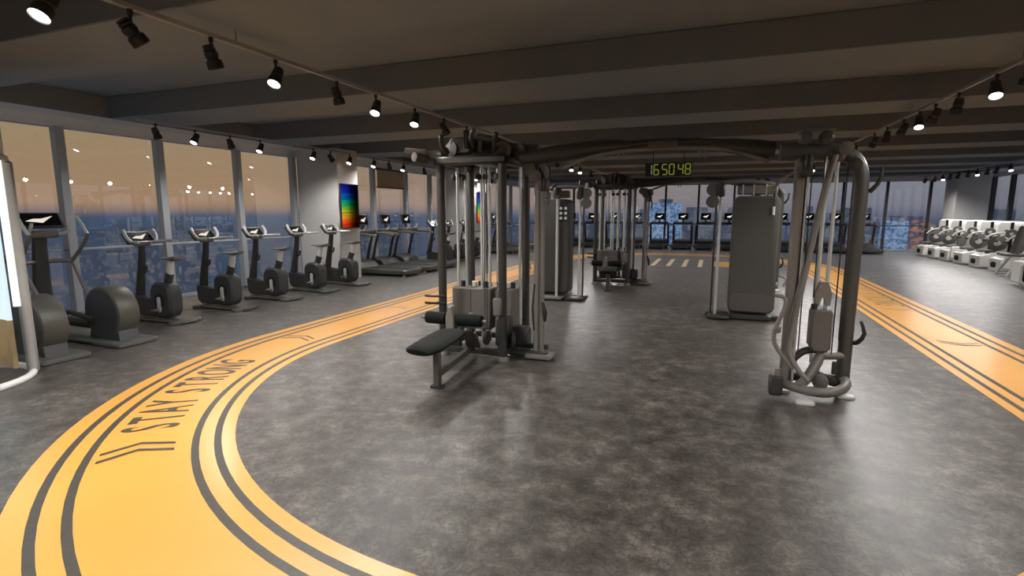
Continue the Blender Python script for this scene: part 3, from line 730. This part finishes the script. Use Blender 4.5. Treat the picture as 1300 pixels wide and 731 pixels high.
def make_tower(label):
    O = (.95, 5.4, 0)
    t = thing('cable_tower', label, 'cable machine', O, group='bent-tube cable towers')
    B = lambda m, n, mat, p=None: m.build(n, MT[mat], p or t, O)
    B(M().tube([(1.20, 5.52, .06), (1.20, 5.52, 1.2), (1.205, 5.52, 1.84), (1.17, 5.52, 2.04), (1.08, 5.52, 2.13), (.94, 5.51, 2.155), (.56, 5.50, 2.17)], [.056, .056, .058, .062, .068, .074, .08], 18, 4), 'main_post', 'post_tan')
    B(M().box((.715, 5.38, 1.09), (.085, .07, 2.02), .02), 'slide_column', 'steel_light')
    B(M().cyl((.775, 5.36, .12), (.775, 5.36, 2.06), .011, 10), 'column_rod', 'chrome')
    # carriage on the slide column, with hooked handle below
    ca = M(); ca.box((.745, 5.31, 2.03), (.10, .10, .18), .02); pulley(ca, (.745, 5.24, 2.06), (1, 0, 0), .06)
    B(ca, 'sliding_carriage', 'steel')
    pulley_m = M(); pulley(pulley_m, (.74, 5.30, 2.0), (.3, 1, 0), .05); B(pulley_m, 'carriage_pulley', 'brown')
    B(M().tube([(.655, 5.28, 1.98), (.58, 5.28, 1.93), (.52, 5.28, 1.86), (.50, 5.28, 1.80)], .014, 8, 3), 'carriage_lever', 'steel_mid')
    # leaning tubes
    B(M().tube([(.97, 5.36, 2.12), (.90, 5.34, 1.75), (.80, 5.32, 1.05), (.735, 5.30, .55), (.74, 5.27, .40), (.80, 5.22, .28), (.88, 5.2, .20)], .021, 10, 3), 'leaning_tube', 'steel_light')
    B(M().tube([(.94, 5.38, 2.08), (.87, 5.36, 1.65), (.78, 5.34, 1.05), (.71, 5.32, .60)], .017, 10, 3), 'leaning_tube', 'steel_mid')
    B(M().tube([(.58, 5.30, .92), (.66, 5.28, .90), (.66, 5.27, .80), (.60, 5.27, .62), (.60, 5.27, .50), (.66, 5.26, .40), (.76, 5.25, .28)], .018, 10, 3), 'curved_handle', 'steel_light')
    B(M().box((.62, 5.27, .62), (.06, .05, .06), .012), 'handle_clamp', 'steel_mid')
    # weight stack
    for x in (.93, 1.005): B(M().cyl((x, 5.46, .30), (x, 5.46, 2.12), .016, 12), 'guide_rod', 'chrome')
    s = B(M().prism([(.895, .46), (.925, .42), (1.03, .42), (1.06, .46), (1.06, .77), (1.04, .80), (.915, .80), (.895, .77)], 5.37, 5.56, 'xz', b=.015), 'weight_stack_cover', 'cover')
    B(M().cyl((.91, 5.40, .80), (.91, 5.40, .845), .026, 10), 'stack_bushing', 'rubber', s)
    fk = M(); fk.prism([(.915, .83), (.95, .83), (.965, .90), (.985, .90), (1.0, .83), (1.035, .83), (1.045, .93), (1.01, 1.04), (.94, 1.04), (.905, .93)], 5.41, 5.47, 'xz', b=.008)
    B(fk, 'stack_fork', 'steel_light', s)
    # upper pulley head
    hd = M(); hd.box((.985, 5.46, 2.12), (.12, .14, .10), .02); B(hd, 'pulley_bracket', 'brown')
    for c, a, r in (((1.04, 5.35, 2.17), (.1, 1, 0), .055), ((.74, 5.44, 2.28), (.8, 1, 0), .06), ((.90, 5.44, 2.27), (.8, 1, 0), .06), ((1.13, 5.42, 2.04), (.5, 1, 0), .055)):
        m = M(); pulley(m, c, a, r); B(m, 'pulley', 'cover' if c[2] < 2.25 and c[0] < 1.1 else 'post_tan')
    B(M().box((.82, 5.46, 2.335), (.30, .05, .02), .01), 'head_plate', 'steel_mid')
    for x in (.74, .90): B(M().box((x, 5.46, 2.29), (.04, .06, .10), .01), 'head_bracket', 'steel')
    for p0, p1 in (((.80, 5.33, .42), (.80, 5.33, 2.0)), ((1.08, 5.44, .38), (1.08, 5.44, 2.12)), ((1.13, 5.46, .52), (1.13, 5.46, 2.12)), ((.76, 5.36, .45), (.76, 5.36, 2.1)), ((.90, 5.42, .9), (.90, 5.42, 2.1))):
        B(M().cyl(p0, p1, .0055, 6), 'cable', 'cable')
    # base: looped floor tube, cross tube and diagonals
    B(M().tube([(.68, 5.33, .12), (.80, 5.26, .11), (.96, 5.22, .10), (1.08, 5.24, .11), (1.17, 5.32, .13), (1.21, 5.42, .15), (1.20, 5.52, .16)], .042, 12, 3), 'floor_loop', 'steel_mid')
    B(M().tube([(.68, 5.48, .12), (.90, 5.56, .14), (1.05, 5.58, .14), (1.18, 5.54, .14)], .038, 12, 3), 'floor_loop', 'steel')
    B(M().tube([(1.0, 5.44, .375), (1.19, 5.50, .375)], .035, 12), 'cross_tube', 'steel_mid')
    B(M().tube([(.82, 5.26, .12), (.92, 5.34, .24), (1.0, 5.44, .38)], .042, 12, 2), 'diagonal_tube', 'steel_mid')
    B(M().tube([(.96, 5.46, .42), (.86, 5.44, .40), (.77, 5.42, .30), (.73, 5.40, .12)], .032, 12, 3), 'rear_hoop', 'steel')
    B(M().tube([(.98, 5.42, .20), (1.06, 5.44, .16), (1.13, 5.48, .13)], .04, 10, 2), 'foot_pedal', 'steel')
    B(M().cyl((1.11, 5.42, .33), (1.11, 5.42, .22), .022, 10), 'cable_stop', 'steel')
    m = M(); pulley(m, (.99, 5.32, .17), (.6, 1, 0), .065); B(m, 'lower_pulley', 'steel_mid')
    B(M().box((.635, 5.27, .115), (.11, .12, .17), .015), 'end_block', 'steel')
    B(M().cyl((.655, 5.28, .20), (.655, 5.28, .26), .03, 12), 'block_knob', 'steel_light')
    for x, y in ((.86, 5.16), (1.22, 5.46), (.70, 5.44)): B(M().prism(rrect(x, y, .15, .09, .03), 0, .03, 'xy', b=.006), 'foot', 'offwhite')
    # accessories hooked on the outer post
    B(M().tube([(1.29, 5.48, .70), (1.315, 5.44, .60), (1.28, 5.46, .52), (1.255, 5.50, .50)], [.012, .018, .02, .02], 8, 2), 'side_grip', 'rubber')
    B(M().tube([(1.33, 5.46, 2.02), (1.325, 5.46, 1.92), (1.29, 5.48, 1.85), (1.265, 5.5, 1.82)], [.014, .016, .018, .022], 8, 2), 'top_hook', 'steel')
    return t
tw = make_tower('bent-tube cable tower with white-footed base in the right foreground')
tw.location = (.92, 5.18, 0)
dup(tw, (1.05, 12.0, 0), 0, 'distant bent-tube cable tower behind the tall grey shroud on the right')

def make_station(label, s, mat):
    # tall shrouded weight stack at the origin, pulley pole on side s
    t = thing('cable_station', label, 'cable machine', group='shrouded cable stations')
    b = M(); b.box((s*-.12, 0, .05), (1.05, .16, .07), .02); b.box((s*-.45, -.12, .04), (.32, .34, .05), .015); b.prism(rrect(0, .05, .62, .44, .08), .01, .09, 'xy', b=.015)
    b.build('base_frame', MT['steel'], t)
    sh = M().prism(rrect(0, 1.0, .65, 1.76, .10, 6), -.16, .16, 'xz', b=.03).build('shroud', MT[mat], t)
    M().prism(rrect(0, .275, .60, .27, .08, 6), -.168, -.155, 'xz', b=.004).build('shroud_panel', MT['shroud_low' if mat == 'shroud' else mat], sh)
    M().cyl((s*-.50, -.10, .06), (s*-.50, -.10, 2.02), .022, 14).build('pulley_pole', MT['chrome'], t)
    M().box((s*-.565, -.06, 1.05), (.03, .03, 1.95), .006).build('pole_rail', MT['steel'], t)
    m = M(); m.box((s*-.50, -.13, 1.98), (.10, .12, .22), .02); m.build('sliding_carriage', MT['steel'], t)
    for z in (1.98, 1.80):
        m = M(); pulley(m, (s*-.62, -.12, z), (.1, 1, 0), .095, .04); m.build('pulley', MT['discgrey'], t)
    m = M(); m.tube([(s*-.55, 0, 2.08), (s*-.2, 0, 2.10), (s*.2, 0, 2.05), (s*.36, 0, 1.9)], .035, 10, 3); m.box((0, 0, 1.97), (.55, .12, .14), .02)
    m.build('top_arm', MT['steel_mid'], t)
    for x in (-.2, -.05, .12): M().cyl((x, -.05, 1.86), (x, -.05, 2.05), .012, 8).build('guide_rod', MT['chrome'], t)
    M().tube([(.22*s, -.18, 1.95), (.23*s, -.19, 1.75), (.22*s, -.19, 1.62)], .007, 6, 2).build('cable', MT['cable'], t)
    M().cyl((.22*s, -.19, 1.72), (.22*s, -.19, 1.60), .02, 10).build('cable_grip', MT['offwhite'], t)
    M().tube([(s*.36, -.1, .70), (s*.46, -.14, .66), (s*.42, -.16, .55)], .014, 8, 2).build('side_lever', MT['steel_mid'], t)
    return t
st = make_station('tall olive grey shrouded cable station to the left of the right-hand cable tower', 1, 'shroud')
st.location = (.61, 8.75, 0)
st2 = make_station('dark shrouded cable station with black icon card behind the left multi station gym', -1, 'steel')
st2.location = (-2.78, 9.6, 0)
sh2 = [c for c in st2.children if c.name.startswith('shroud')][0]
k = M().prism(rrect(.20, 1.62, .22, .30, .02), -.166, -.160, 'xz').build('instruction_card', MT['sticker'], st2)
k2 = M()
for i in range(2):
    for j in range(3): k2.prism(rrect(.155+.09*i, 1.53+.09*j, .05, .05, .015), -.168, -.166, 'xz')
k2.build('card_icon', MT['stickerw'], k)
M().cyl((.12, -.28, .07), (.12, -.28, 2.0), .026, 14).build('pulley_pole', MT['chrome'], st2)
m = M(); m.box((.12, -.28, 1.98), (.12, .14, .20), .02); pulley(m, (.12, -.36, 2.02), (1, .2, 0), .07); m.build('sliding_carriage', MT['brown'], st2)
M().box((.02, -.26, .05), (.42, .2, .06), .015).build('column_base', MT['steel_mid'], st2)
M().tube([(.02, -.30, 2.05), (.02, -.15, 2.12), (0, 0, 2.05)], .04, 10, 3).build('top_bracket', MT['brown'], st2)

# ------------------------------------------------------------------ white strength machines, right
def make_white(label, disc):
    # local: user side is -x
    t = thing('strength_machine', label, 'strength machine', group='white strength machines in the right-hand row')
    M().prism(rrect(0, .70, .84, 1.34, .16, 6), .10, .38, 'yz', b=.03).build('weight_tower', MT['white'], t)
    M().prism(rrect(-.16, 1.10, .34, .06, .01), .092, .104, 'yz').build('name_plate', MT['steel'], t)
    M().box((.06, -.445, .72), (.07, .05, 1.26), .01).build('side_strip', MT['black'], t)
    b = M(); b.prism([(-.55, .03), (.40, .03), (.40, .42), (-.42, .42), (-.55, .36)], -.32, .32, 'xz', b=.03)
    b.build('base_body', MT['white'], t)
    M().prism(rrect(.0, .20, .24, .15, .07), -.585, -.545, 'yz', b=.005).build('base_recess', MT['rubber'], t)
    M().prism(rrect(-.28, .0, .40, .34, .08), .47, .54, 'xy', b=.02).build('seat', MT['padgrey'], t)
    M().cyl((-.26, 0, .40), (-.26, 0, .48), .05, 12).build('seat_post', MT['steel_mid'], t)
    bp = M().prism(rrect(0, 0, .32, .42, .08), -.04, .04, 'yz', b=.02)
    bp.xf(Matrix.Translation((-.02, 0, .74)) @ Matrix.Rotation(.18, 4, 'Y')); bp.build('backrest', MT['padgrey'], t)
    for y, r, z in (((-.30, .225, .74), (.20, .13, 1.04)) if disc else ((.20, .13, 1.04),)):
        c = M(); c.lathe([(.02, -.035), (r*.9, -.03), (r, -.015), (r, .015), (r*.9, .03), (.02, .035)], (-.16, y, z), (.55, 1, 0), 24)
        o = c.build('cam_disc', MT['discgrey'], t)
        M().lathe([(r*.35, .028), (r*.35, .046), (.015, .05)], (-.16, y, z), (-.55, -1, 0), 16).build('disc_hub', MT['offwhite'], o)
    if not disc:
        M().prism(rrect(-.22, .70, .20, .34, .05), -.36, -.28, 'xz', b=.02).build('arm_pad', MT['padgrey'], t)
        M().prism(rrect(-.30, .30, .34, .42, .08), -.40, -.30, 'xz', b=.02).build('side_cover', MT['white'], t)
    M().tube([(.16, -.26, .95), (-.1, -.30, 1.04), (-.34, -.30, .98), (-.46, -.28, .84)], .024, 10, 3).build('lever_arm', MT['offwhite'], t)
    M().tube([(.16, .26, .95), (-.1, .30, 1.0), (-.34, .30, .95), (-.44, .28, .80)], .024, 10, 3).build('lever_arm', MT['discgrey'], t)
    for y in (-.28, .28): M().cyl((-.46, y-.07, .83), (-.46, y+.07, .83), .026, 10).build('hand_grip', MT['rubber'], t)
    M().tube([(-.45, -.22, .04), (-.52, -.22, .25), (-.40, -.18, .42)], .03, 10, 2).build('front_brace', MT['offwhite'], t)
    return t
wm = {}
ws = [18.35, 19.55, 20.7, 21.8, 22.9, 24.0]
wl = ['white strength machine with grey seat, nearest in the right-hand row', 'second nearest white strength machine in the right-hand row', 'third nearest white strength machine in the right-hand row',
      'white strength machine in the right-hand row, third from the far windows', 'white strength machine in the right-hand row, second from the far windows', 'white strength machine closest to the far windows']
for i, (y, lab) in enumerate(zip(ws, wl)):
    disc = i not in (0, 3)
    if disc not in wm: wm[disc] = make_white(lab, disc); wm[disc].location = (7.9, y-.15, 0)
    else: dup(wm[disc], (7.9, y-.15, 0), 0, lab)
# extra: low bench with slanted back, and the near white frame at the picture's right edge
bn = thing('incline_bench', 'white-framed incline bench with grey back pad in front of the white machines', 'bench', (7.3, 16.9, 0))
M().tube([(-.32, -.3, .03), (-.05, -.3, .48), (.05, -.3, .52), (.9, -.3, .52)], .034, 10).build('frame', MT['offwhite'], bn)
M().tube([(-.30, .3, .03), (-.05, .3, .48), (.05, .3, .52), (.9, .3, .52)], .034, 10).build('frame', MT['offwhite'], bn)
M().tube([(.85, -.3, .03), (.85, -.3, .52)], .03, 10).build('rear_leg', MT['offwhite'], bn)
M().tube([(.85, .3, .03), (.85, .3, .52)], .03, 10).build('rear_leg', MT['offwhite'], bn)
M().tube([(-.3, -.3, .06), (.85, -.3, .06)], .03, 10).build('floor_bar', MT['offwhite'], bn)
M().tube([(-.3, .3, .06), (.85, .3, .06)], .03, 10).build('floor_bar', MT['offwhite'], bn)
p = M().prism(rrect(0, 0, .34, .72, .05), -.045, .045, 'yz', b=.02); p.xf(Matrix.Translation((-.02, 0, .94)) @ Matrix.Rotation(.22, 4, 'Y')); p.build('back_pad', MT['padgrey'], bn)
M().prism(rrect(-.12, 0, .42, .34, .05), .53, .60, 'xy', b=.02).build('seat', MT['padgrey'], bn)
M().prism([(.28, 1.0), (.62, 1.28), (.30, 1.26)], -.12, .12, 'xz', b=.01).build('side_wing', MT['beige'], bn)
M().tube([(.3, 0, .52), (.32, 0, .9)], .03, 10).build('pad_support', MT['offwhite'], bn)
ff = thing('plate_press_machine', 'white rounded frame with black panel at the right picture edge', 'strength machine', (6.95, 14.95, 0))
m = M(); m.tube([(-.5, -.2, .10), (-.5, -.2, .46), (-.42, -.2, .55), (.5, -.2, .55), (.5, -.2, .04), (-.42, -.2, .04), (-.5, -.2, .12)], .04, 10); m.build('frame', MT['white'], ff)
M().prism(rrect(0, .30, .92, .46, .05), -.19, -.15, 'xz', b=.01).build('black_panel', MT['rubber'], ff)
M().prism(rrect(0, .30, .96, .5, .05), -.15, .25, 'xz', b=.02).build('body_shell', MT['white'], ff)
m = M(); m.tube([(.45, .1, .55), (.45, .1, 1.15), (.3, .1, 1.3)], .04, 10, 2); m.build('upright', MT['white'], ff)
M().prism(rrect(.25, .1, .5, .4, .06), .56, .64, 'xy', b=.02).build('seat', MT['padgrey'], ff)

# ------------------------------------------------------------------ glass booth at the left edge
BO = (-6.75, 2.51, 0); BR = .66
bo = thing('glass_booth', 'round glass booth with white floor ring and bright backlit panel at the left edge', 'booth', BO)
def ringtube(z, r, tr_, n=48):
    return M().tube([(BR*r*math.cos(2*PI*k/n), BR*r*math.sin(2*PI*k/n), z) for k in range(n+1)], tr_, 10, cap=False)
ringtube(.03, 1., .032).build('floor_ring', MT['boothwhite'], bo)
ringtube(2.16, 1., .03).build('top_ring', MT['boothgrey'], bo)
M().lathe([(BR*1.0, 2.18), (BR*1.0, 3.10), (BR*.5, 3.11)], (0, 0, 0), (0, 0, 1), 48).build('upper_drum', MT['boothgrey'], bo)
def arcwall(r, a0, a1, z0, z1, th=.01, n=40):
    m = M(); vs = []; fs = []
    for k in range(n+1):
        a = math.radians(a0+(a1-a0)*k/n)
        for rr, z in ((r, z0), (r, z1), (r-th, z1), (r-th, z0)): vs.append((rr*math.cos(a), rr*math.sin(a), z))
    for k in range(n):
        for j in range(4): fs.append((4*k+j, 4*k+(j+1) % 4, 4*k+4+(j+1) % 4, 4*k+4+j))
    fs += [(0, 1, 2, 3), tuple(4*n+j for j in (3, 2, 1, 0))]
    return m.add(vs, fs)
arcwall(BR, -80, 60, .05, 2.14, .008).build('curved_glass', MT['booth_glass'], bo)
arcwall(BR-.10, 72, 250, .56, 2.14, .04).build('backlit_panel', MT['whiteglow'], bo)
arcwall(BR-.10, 72, 250, .06, .56, .04).build('reflection_panel', MT['booth_gold'], bo)  # golden reflection built as a tan strip
a = math.radians(64); M().box((BR*math.cos(a), BR*math.sin(a), 1.08), (.10, .10, 2.12), .02, Matrix.Rotation(a, 3, 'Z')).build('door_post', MT['boothgrey'], bo)
a = math.radians(56); M().cyl(((BR-.05)*math.cos(a), (BR-.05)*math.sin(a), .72), ((BR-.05)*math.cos(a), (BR-.05)*math.sin(a), 2.14), .03, 12).build('light_tube', MT['boothtube'], bo)
a = math.radians(-35); M().cyl((BR*math.cos(a), BR*math.sin(a), .03), (BR*math.cos(a), BR*math.sin(a), .62), .014, 10).build('glass_edge_bar', MT['boothwhite'], bo)
M().prism(rrect(-.25, .12, .14, .10, .03), 1.02, 1.05, 'xy').build('shelf', MT['steel'], bo)

# ------------------------------------------------------------------ wall screens, clock
def tv(x, y0, y1, z0, z1, label):
    t = thing('wall_screen', label, 'screen', (x, (y0+y1)/2, (z0+z1)/2), group='rainbow screens on the columns')
    w, h = y1-y0, z1-z0
    M().box((.03, 0, 0), (.05, w, h), .008).build('screen_case', MT['rubber'], t)
    M().box((.057, 0, 0), (.006, w-.02, h-.02), .001).build('display', MT['rainbow'], t)
tv(-8.3, 10.27, 10.93, 1.25, 2.31, 'portrait rainbow gradient screen on the near white column')
tv(-8.3, 18.02, 18.82, 1.22, 2.36, 'portrait rainbow gradient screen on the second column, seen between machine posts')
lb = thing('painted_highlight', 'painted white highlight above the rainbow screen on the second column', 'painted highlight', (-8.27, 18.42, 2.55))  # highlight on the column, built as a glowing slab
M().box((0, 0, 0), (.05, .8, .34), .006).build('highlight_backing', MT['offwhite'], lb)
M().box((.027, 0, 0), (.006, .76, .30), .001).build('highlight_face', EM('lit diffuser', (1, .97, .9), 1.3), lb)
ck = thing('digital_clock', 'yellow-green digital clock hanging from a ceiling beam above the lane loop', 'clock', (-1.03, 13.0, 2.63))
M().box((0, .04, 0), (1.06, .06, .32), .012).build('clock_case', MT['clockbox'], ck)
for x in (-.35, .35): M().cyl((x, .04, .15), (x, .04, .492), .01, 8).build('hanger', MT['steel'], ck)
SEG = {'1': 'bc', '6': 'acdefg', '5': 'acdfg', '0': 'abcdef', '4': 'bcfg', '8': 'abcdefg'}
def digit(ch, cx, w=.105, h=.235, th=.026):
    m = M(); e = .004
    hw, hh = w/2, h/2
    pos = {'a': (0, hh, 1), 'g': (0, 0, 1), 'd': (0, -hh, 1), 'f': (-hw, hh/2, 0), 'b': (hw, hh/2, 0), 'e': (-hw, -hh/2, 0), 'c': (hw, -hh/2, 0)}
    for s in SEG[ch]:
        x, z, hz = pos[s]; L = (w if hz else hh)-e-th*.5
        if hz: poly = [(x-L/2-th*.3, z), (x-L/2+th*.3, z-th/2), (x+L/2-th*.3, z-th/2), (x+L/2+th*.3, z), (x+L/2-th*.3, z+th/2), (x-L/2+th*.3, z+th/2)]
        else: poly = [(x, z-L/2-th*.3), (x+th/2, z-L/2+th*.3), (x+th/2, z+L/2-th*.3), (x, z+L/2+th*.3), (x-th/2, z+L/2-th*.3), (x-th/2, z-L/2+th*.3)]
        m.prism([(p[0]+cx, p[1]) for p in poly], .002, .010, 'xz')
    return m
for ch, x in zip('165048', (-.43, -.27, -.08, .08, .28, .44)):
    digit(ch, x).build('digit', MT['digit_dim' if x == -.43 else 'digit'], ck)

# ------------------------------------------------------------------ outside: dusk city far below
struct(M().box((0, 400, -90.5), (6000, 6000, 1), .1).build('city_ground', MT['sea']))
cs = M(); rnd = random.Random(3)
for k in range(170):
    a = math.radians(rnd.uniform(40, 100)) if k % 3 else math.radians(rnd.uniform(100, 175))
    d = rnd.uniform(350, 1300); x, y = d*math.cos(a), d*math.sin(a)
    h = (90+rnd.uniform(-60, 14)*(1 if a < 1.9 else .8)) * 1.0
    if a > 1.9: h = rnd.uniform(25, 84)
    w = rnd.uniform(14, 40)
    if any(abs(math.degrees(math.atan2(x, y))-q) < 5.5 for q in (-4.6, 15.2, 16.6, 11.2)) and d < 640: continue
    cs.box((x, y, -90+h/2), (w, rnd.uniform(14, 40), h), .1)
sk = cs.build('city_skyline', MT['tower_dim']); sk['kind'] = 'stuff'; sk['label'] = 'blurred dusk city skyline beyond the windows'; sk['category'] = 'skyline'
def building(label, px_ang, d, w, z0, z1, mat):
    a = math.radians(px_ang); x, y = d*math.sin(a), d*math.cos(a)
    t = thing('city_building', label, 'building', (x, y, -90))
    M().prism(rrect(0, 0, w, w*.7, w*.06), 0, z1+90, 'xy').build('tower_block', MT[mat], t)
    M().box((0, 0, z1+90+1.5), (w*.4, w*.35, 3), .1).build('roof_plant', MT['tower_dim'], t)
building('pale blue lit tower outside the far windows, beyond the middle treadmills', -4.6, 420, 24, 0, 8, 'tower_blue')
building('pale blue lit tower outside the far windows beyond the right end of the treadmill row', 15.2, 400, 13, 0, -4, 'tower_blue')
building('orange lit block outside the far windows, right of the treadmill row', 16.6, 520, 20, 0, -5, 'tower_red')
building('orange lit low block outside the far windows behind the right cable tower', 11.2, 480, 42, 0, -22, 'tower_red')

# ------------------------------------------------------------------ world, lights, camera
w = D.worlds.new('dusk sky'); SC.world = w; w.use_nodes = True; nt = w.node_tree; nt.nodes.clear(); L = nt.links.new
out = nt.nodes.new('ShaderNodeOutputWorld'); bg = nt.nodes.new('ShaderNodeBackground')
tc = nt.nodes.new('ShaderNodeTexCoord'); sp = nt.nodes.new('ShaderNodeSeparateXYZ'); L(tc.outputs['Generated'], sp.inputs[0])
mr = nt.nodes.new('ShaderNodeMapRange'); mr.inputs['From Min'].default_value = -.3; mr.inputs['From Max'].default_value = .5; L(sp.outputs['Z'], mr.inputs['Value'])
f = lambda z: (z+.3)/.8
warm = ramp(nt, [(0, (.06, .09, .16)), (f(-.008), (.09, .135, .22)), (f(.004), (.46, .30, .22)), (f(.014), (.68, .40, .22)), (f(.12), (.62, .42, .23)), (f(.3), (.50, .40, .25)), (1, (.34, .34, .36))])
cool = ramp(nt, [(0, (.045, .06, .12)), (f(-.02), (.07, .10, .18)), (f(.01), (.34, .32, .37)), (f(.05), (.40, .39, .42)), (f(.2), (.46, .44, .44)), (1, (.36, .37, .41))])
L(mr.outputs[0], warm.inputs['Fac']); L(mr.outputs[0], cool.inputs['Fac'])
mf = nt.nodes.new('ShaderNodeMapRange'); mf.inputs['From Min'].default_value = .15; mf.inputs['From Max'].default_value = -.75; L(sp.outputs['X'], mf.inputs['Value'])
mx = nt.nodes.new('ShaderNodeMix'); mx.data_type = 'RGBA'; L(mf.outputs[0], mx.inputs['Factor']); L(cool.outputs[0], mx.inputs['A']); L(warm.outputs[0], mx.inputs['B'])
L(mx.outputs['Result'], bg.inputs['Color']); bg.inputs['Strength'].default_value = 1.
L(bg.outputs[0], out.inputs['Surface'])

def spot(x, y, z, power, ang=172, dirv=(0, 0, -1), col=(1, .965, .925), rad=.06):
    ld = D.lights.new('track_or_fill_spot', 'SPOT'); ld.energy = power; ld.spot_size = math.radians(ang); ld.spot_blend = .6  # serves the track heads and the added fill lamps
    ld.color = col; ld.shadow_soft_size = rad
    o = D.objects.new('spot_lamp', ld); COL.objects.link(o); o.location = (x, y, z)
    o.rotation_euler = Vector(dirv).to_track_quat('-Z', 'Y').to_euler(); return o
POW = 80
for (x, y, z, lit) in RAILS:
    if abs(x+8.09) < .01 and 9.5 < y < 11.3: continue
    if lit or x in (-3.72, 2.55) or (x > 7 and y > 17):
        spot(x, y, z-.27, POW*(1 if lit else .55)*(.8 if x < -7 else 1.05 if x > 7 else 1), dirv=(.12 if x < 0 else -.12, -.05, -1))
for (x, y) in ((-3.72, 1.4), (2.55, 3.2), (2.55, 4.6), (7.68, 14.5), (7.68, 16.2)): spot(x, y, 2.72, POW*.9)
# unseen fill lamps added behind the camera to brighten the near floor
for x in (-3.72, -.6, 2.55, 6.5):
    for y in (-4.5, -2.2, 0.0): spot(x, y, 2.7, POW*1.2)

cam = D.cameras.new('camera'); co = D.objects.new('camera', cam); COL.objects.link(co); SC.camera = co
cam.sensor_width = 36; cam.lens = 36*662/1300; cam.clip_end = 8000; cam.clip_start = .05
co.location = (0, 0, 1.65)
co.rotation_euler = (PI/2-math.atan(97/662), 0, math.radians(20.85))
SC.view_settings.view_transform = 'Standard'
SC.view_settings.look = 'None'
SC.view_settings.exposure = 0
SC.cycles.max_bounces = 6; SC.cycles.diffuse_bounces = 4; SC.cycles.glossy_bounces = 4; SC.cycles.transparent_max_bounces = 12
SC.cycles.caustics_reflective = False; SC.cycles.caustics_refractive = False
SC.cycles.sample_clamp_indirect = 4
SC.cycles.use_denoising = True
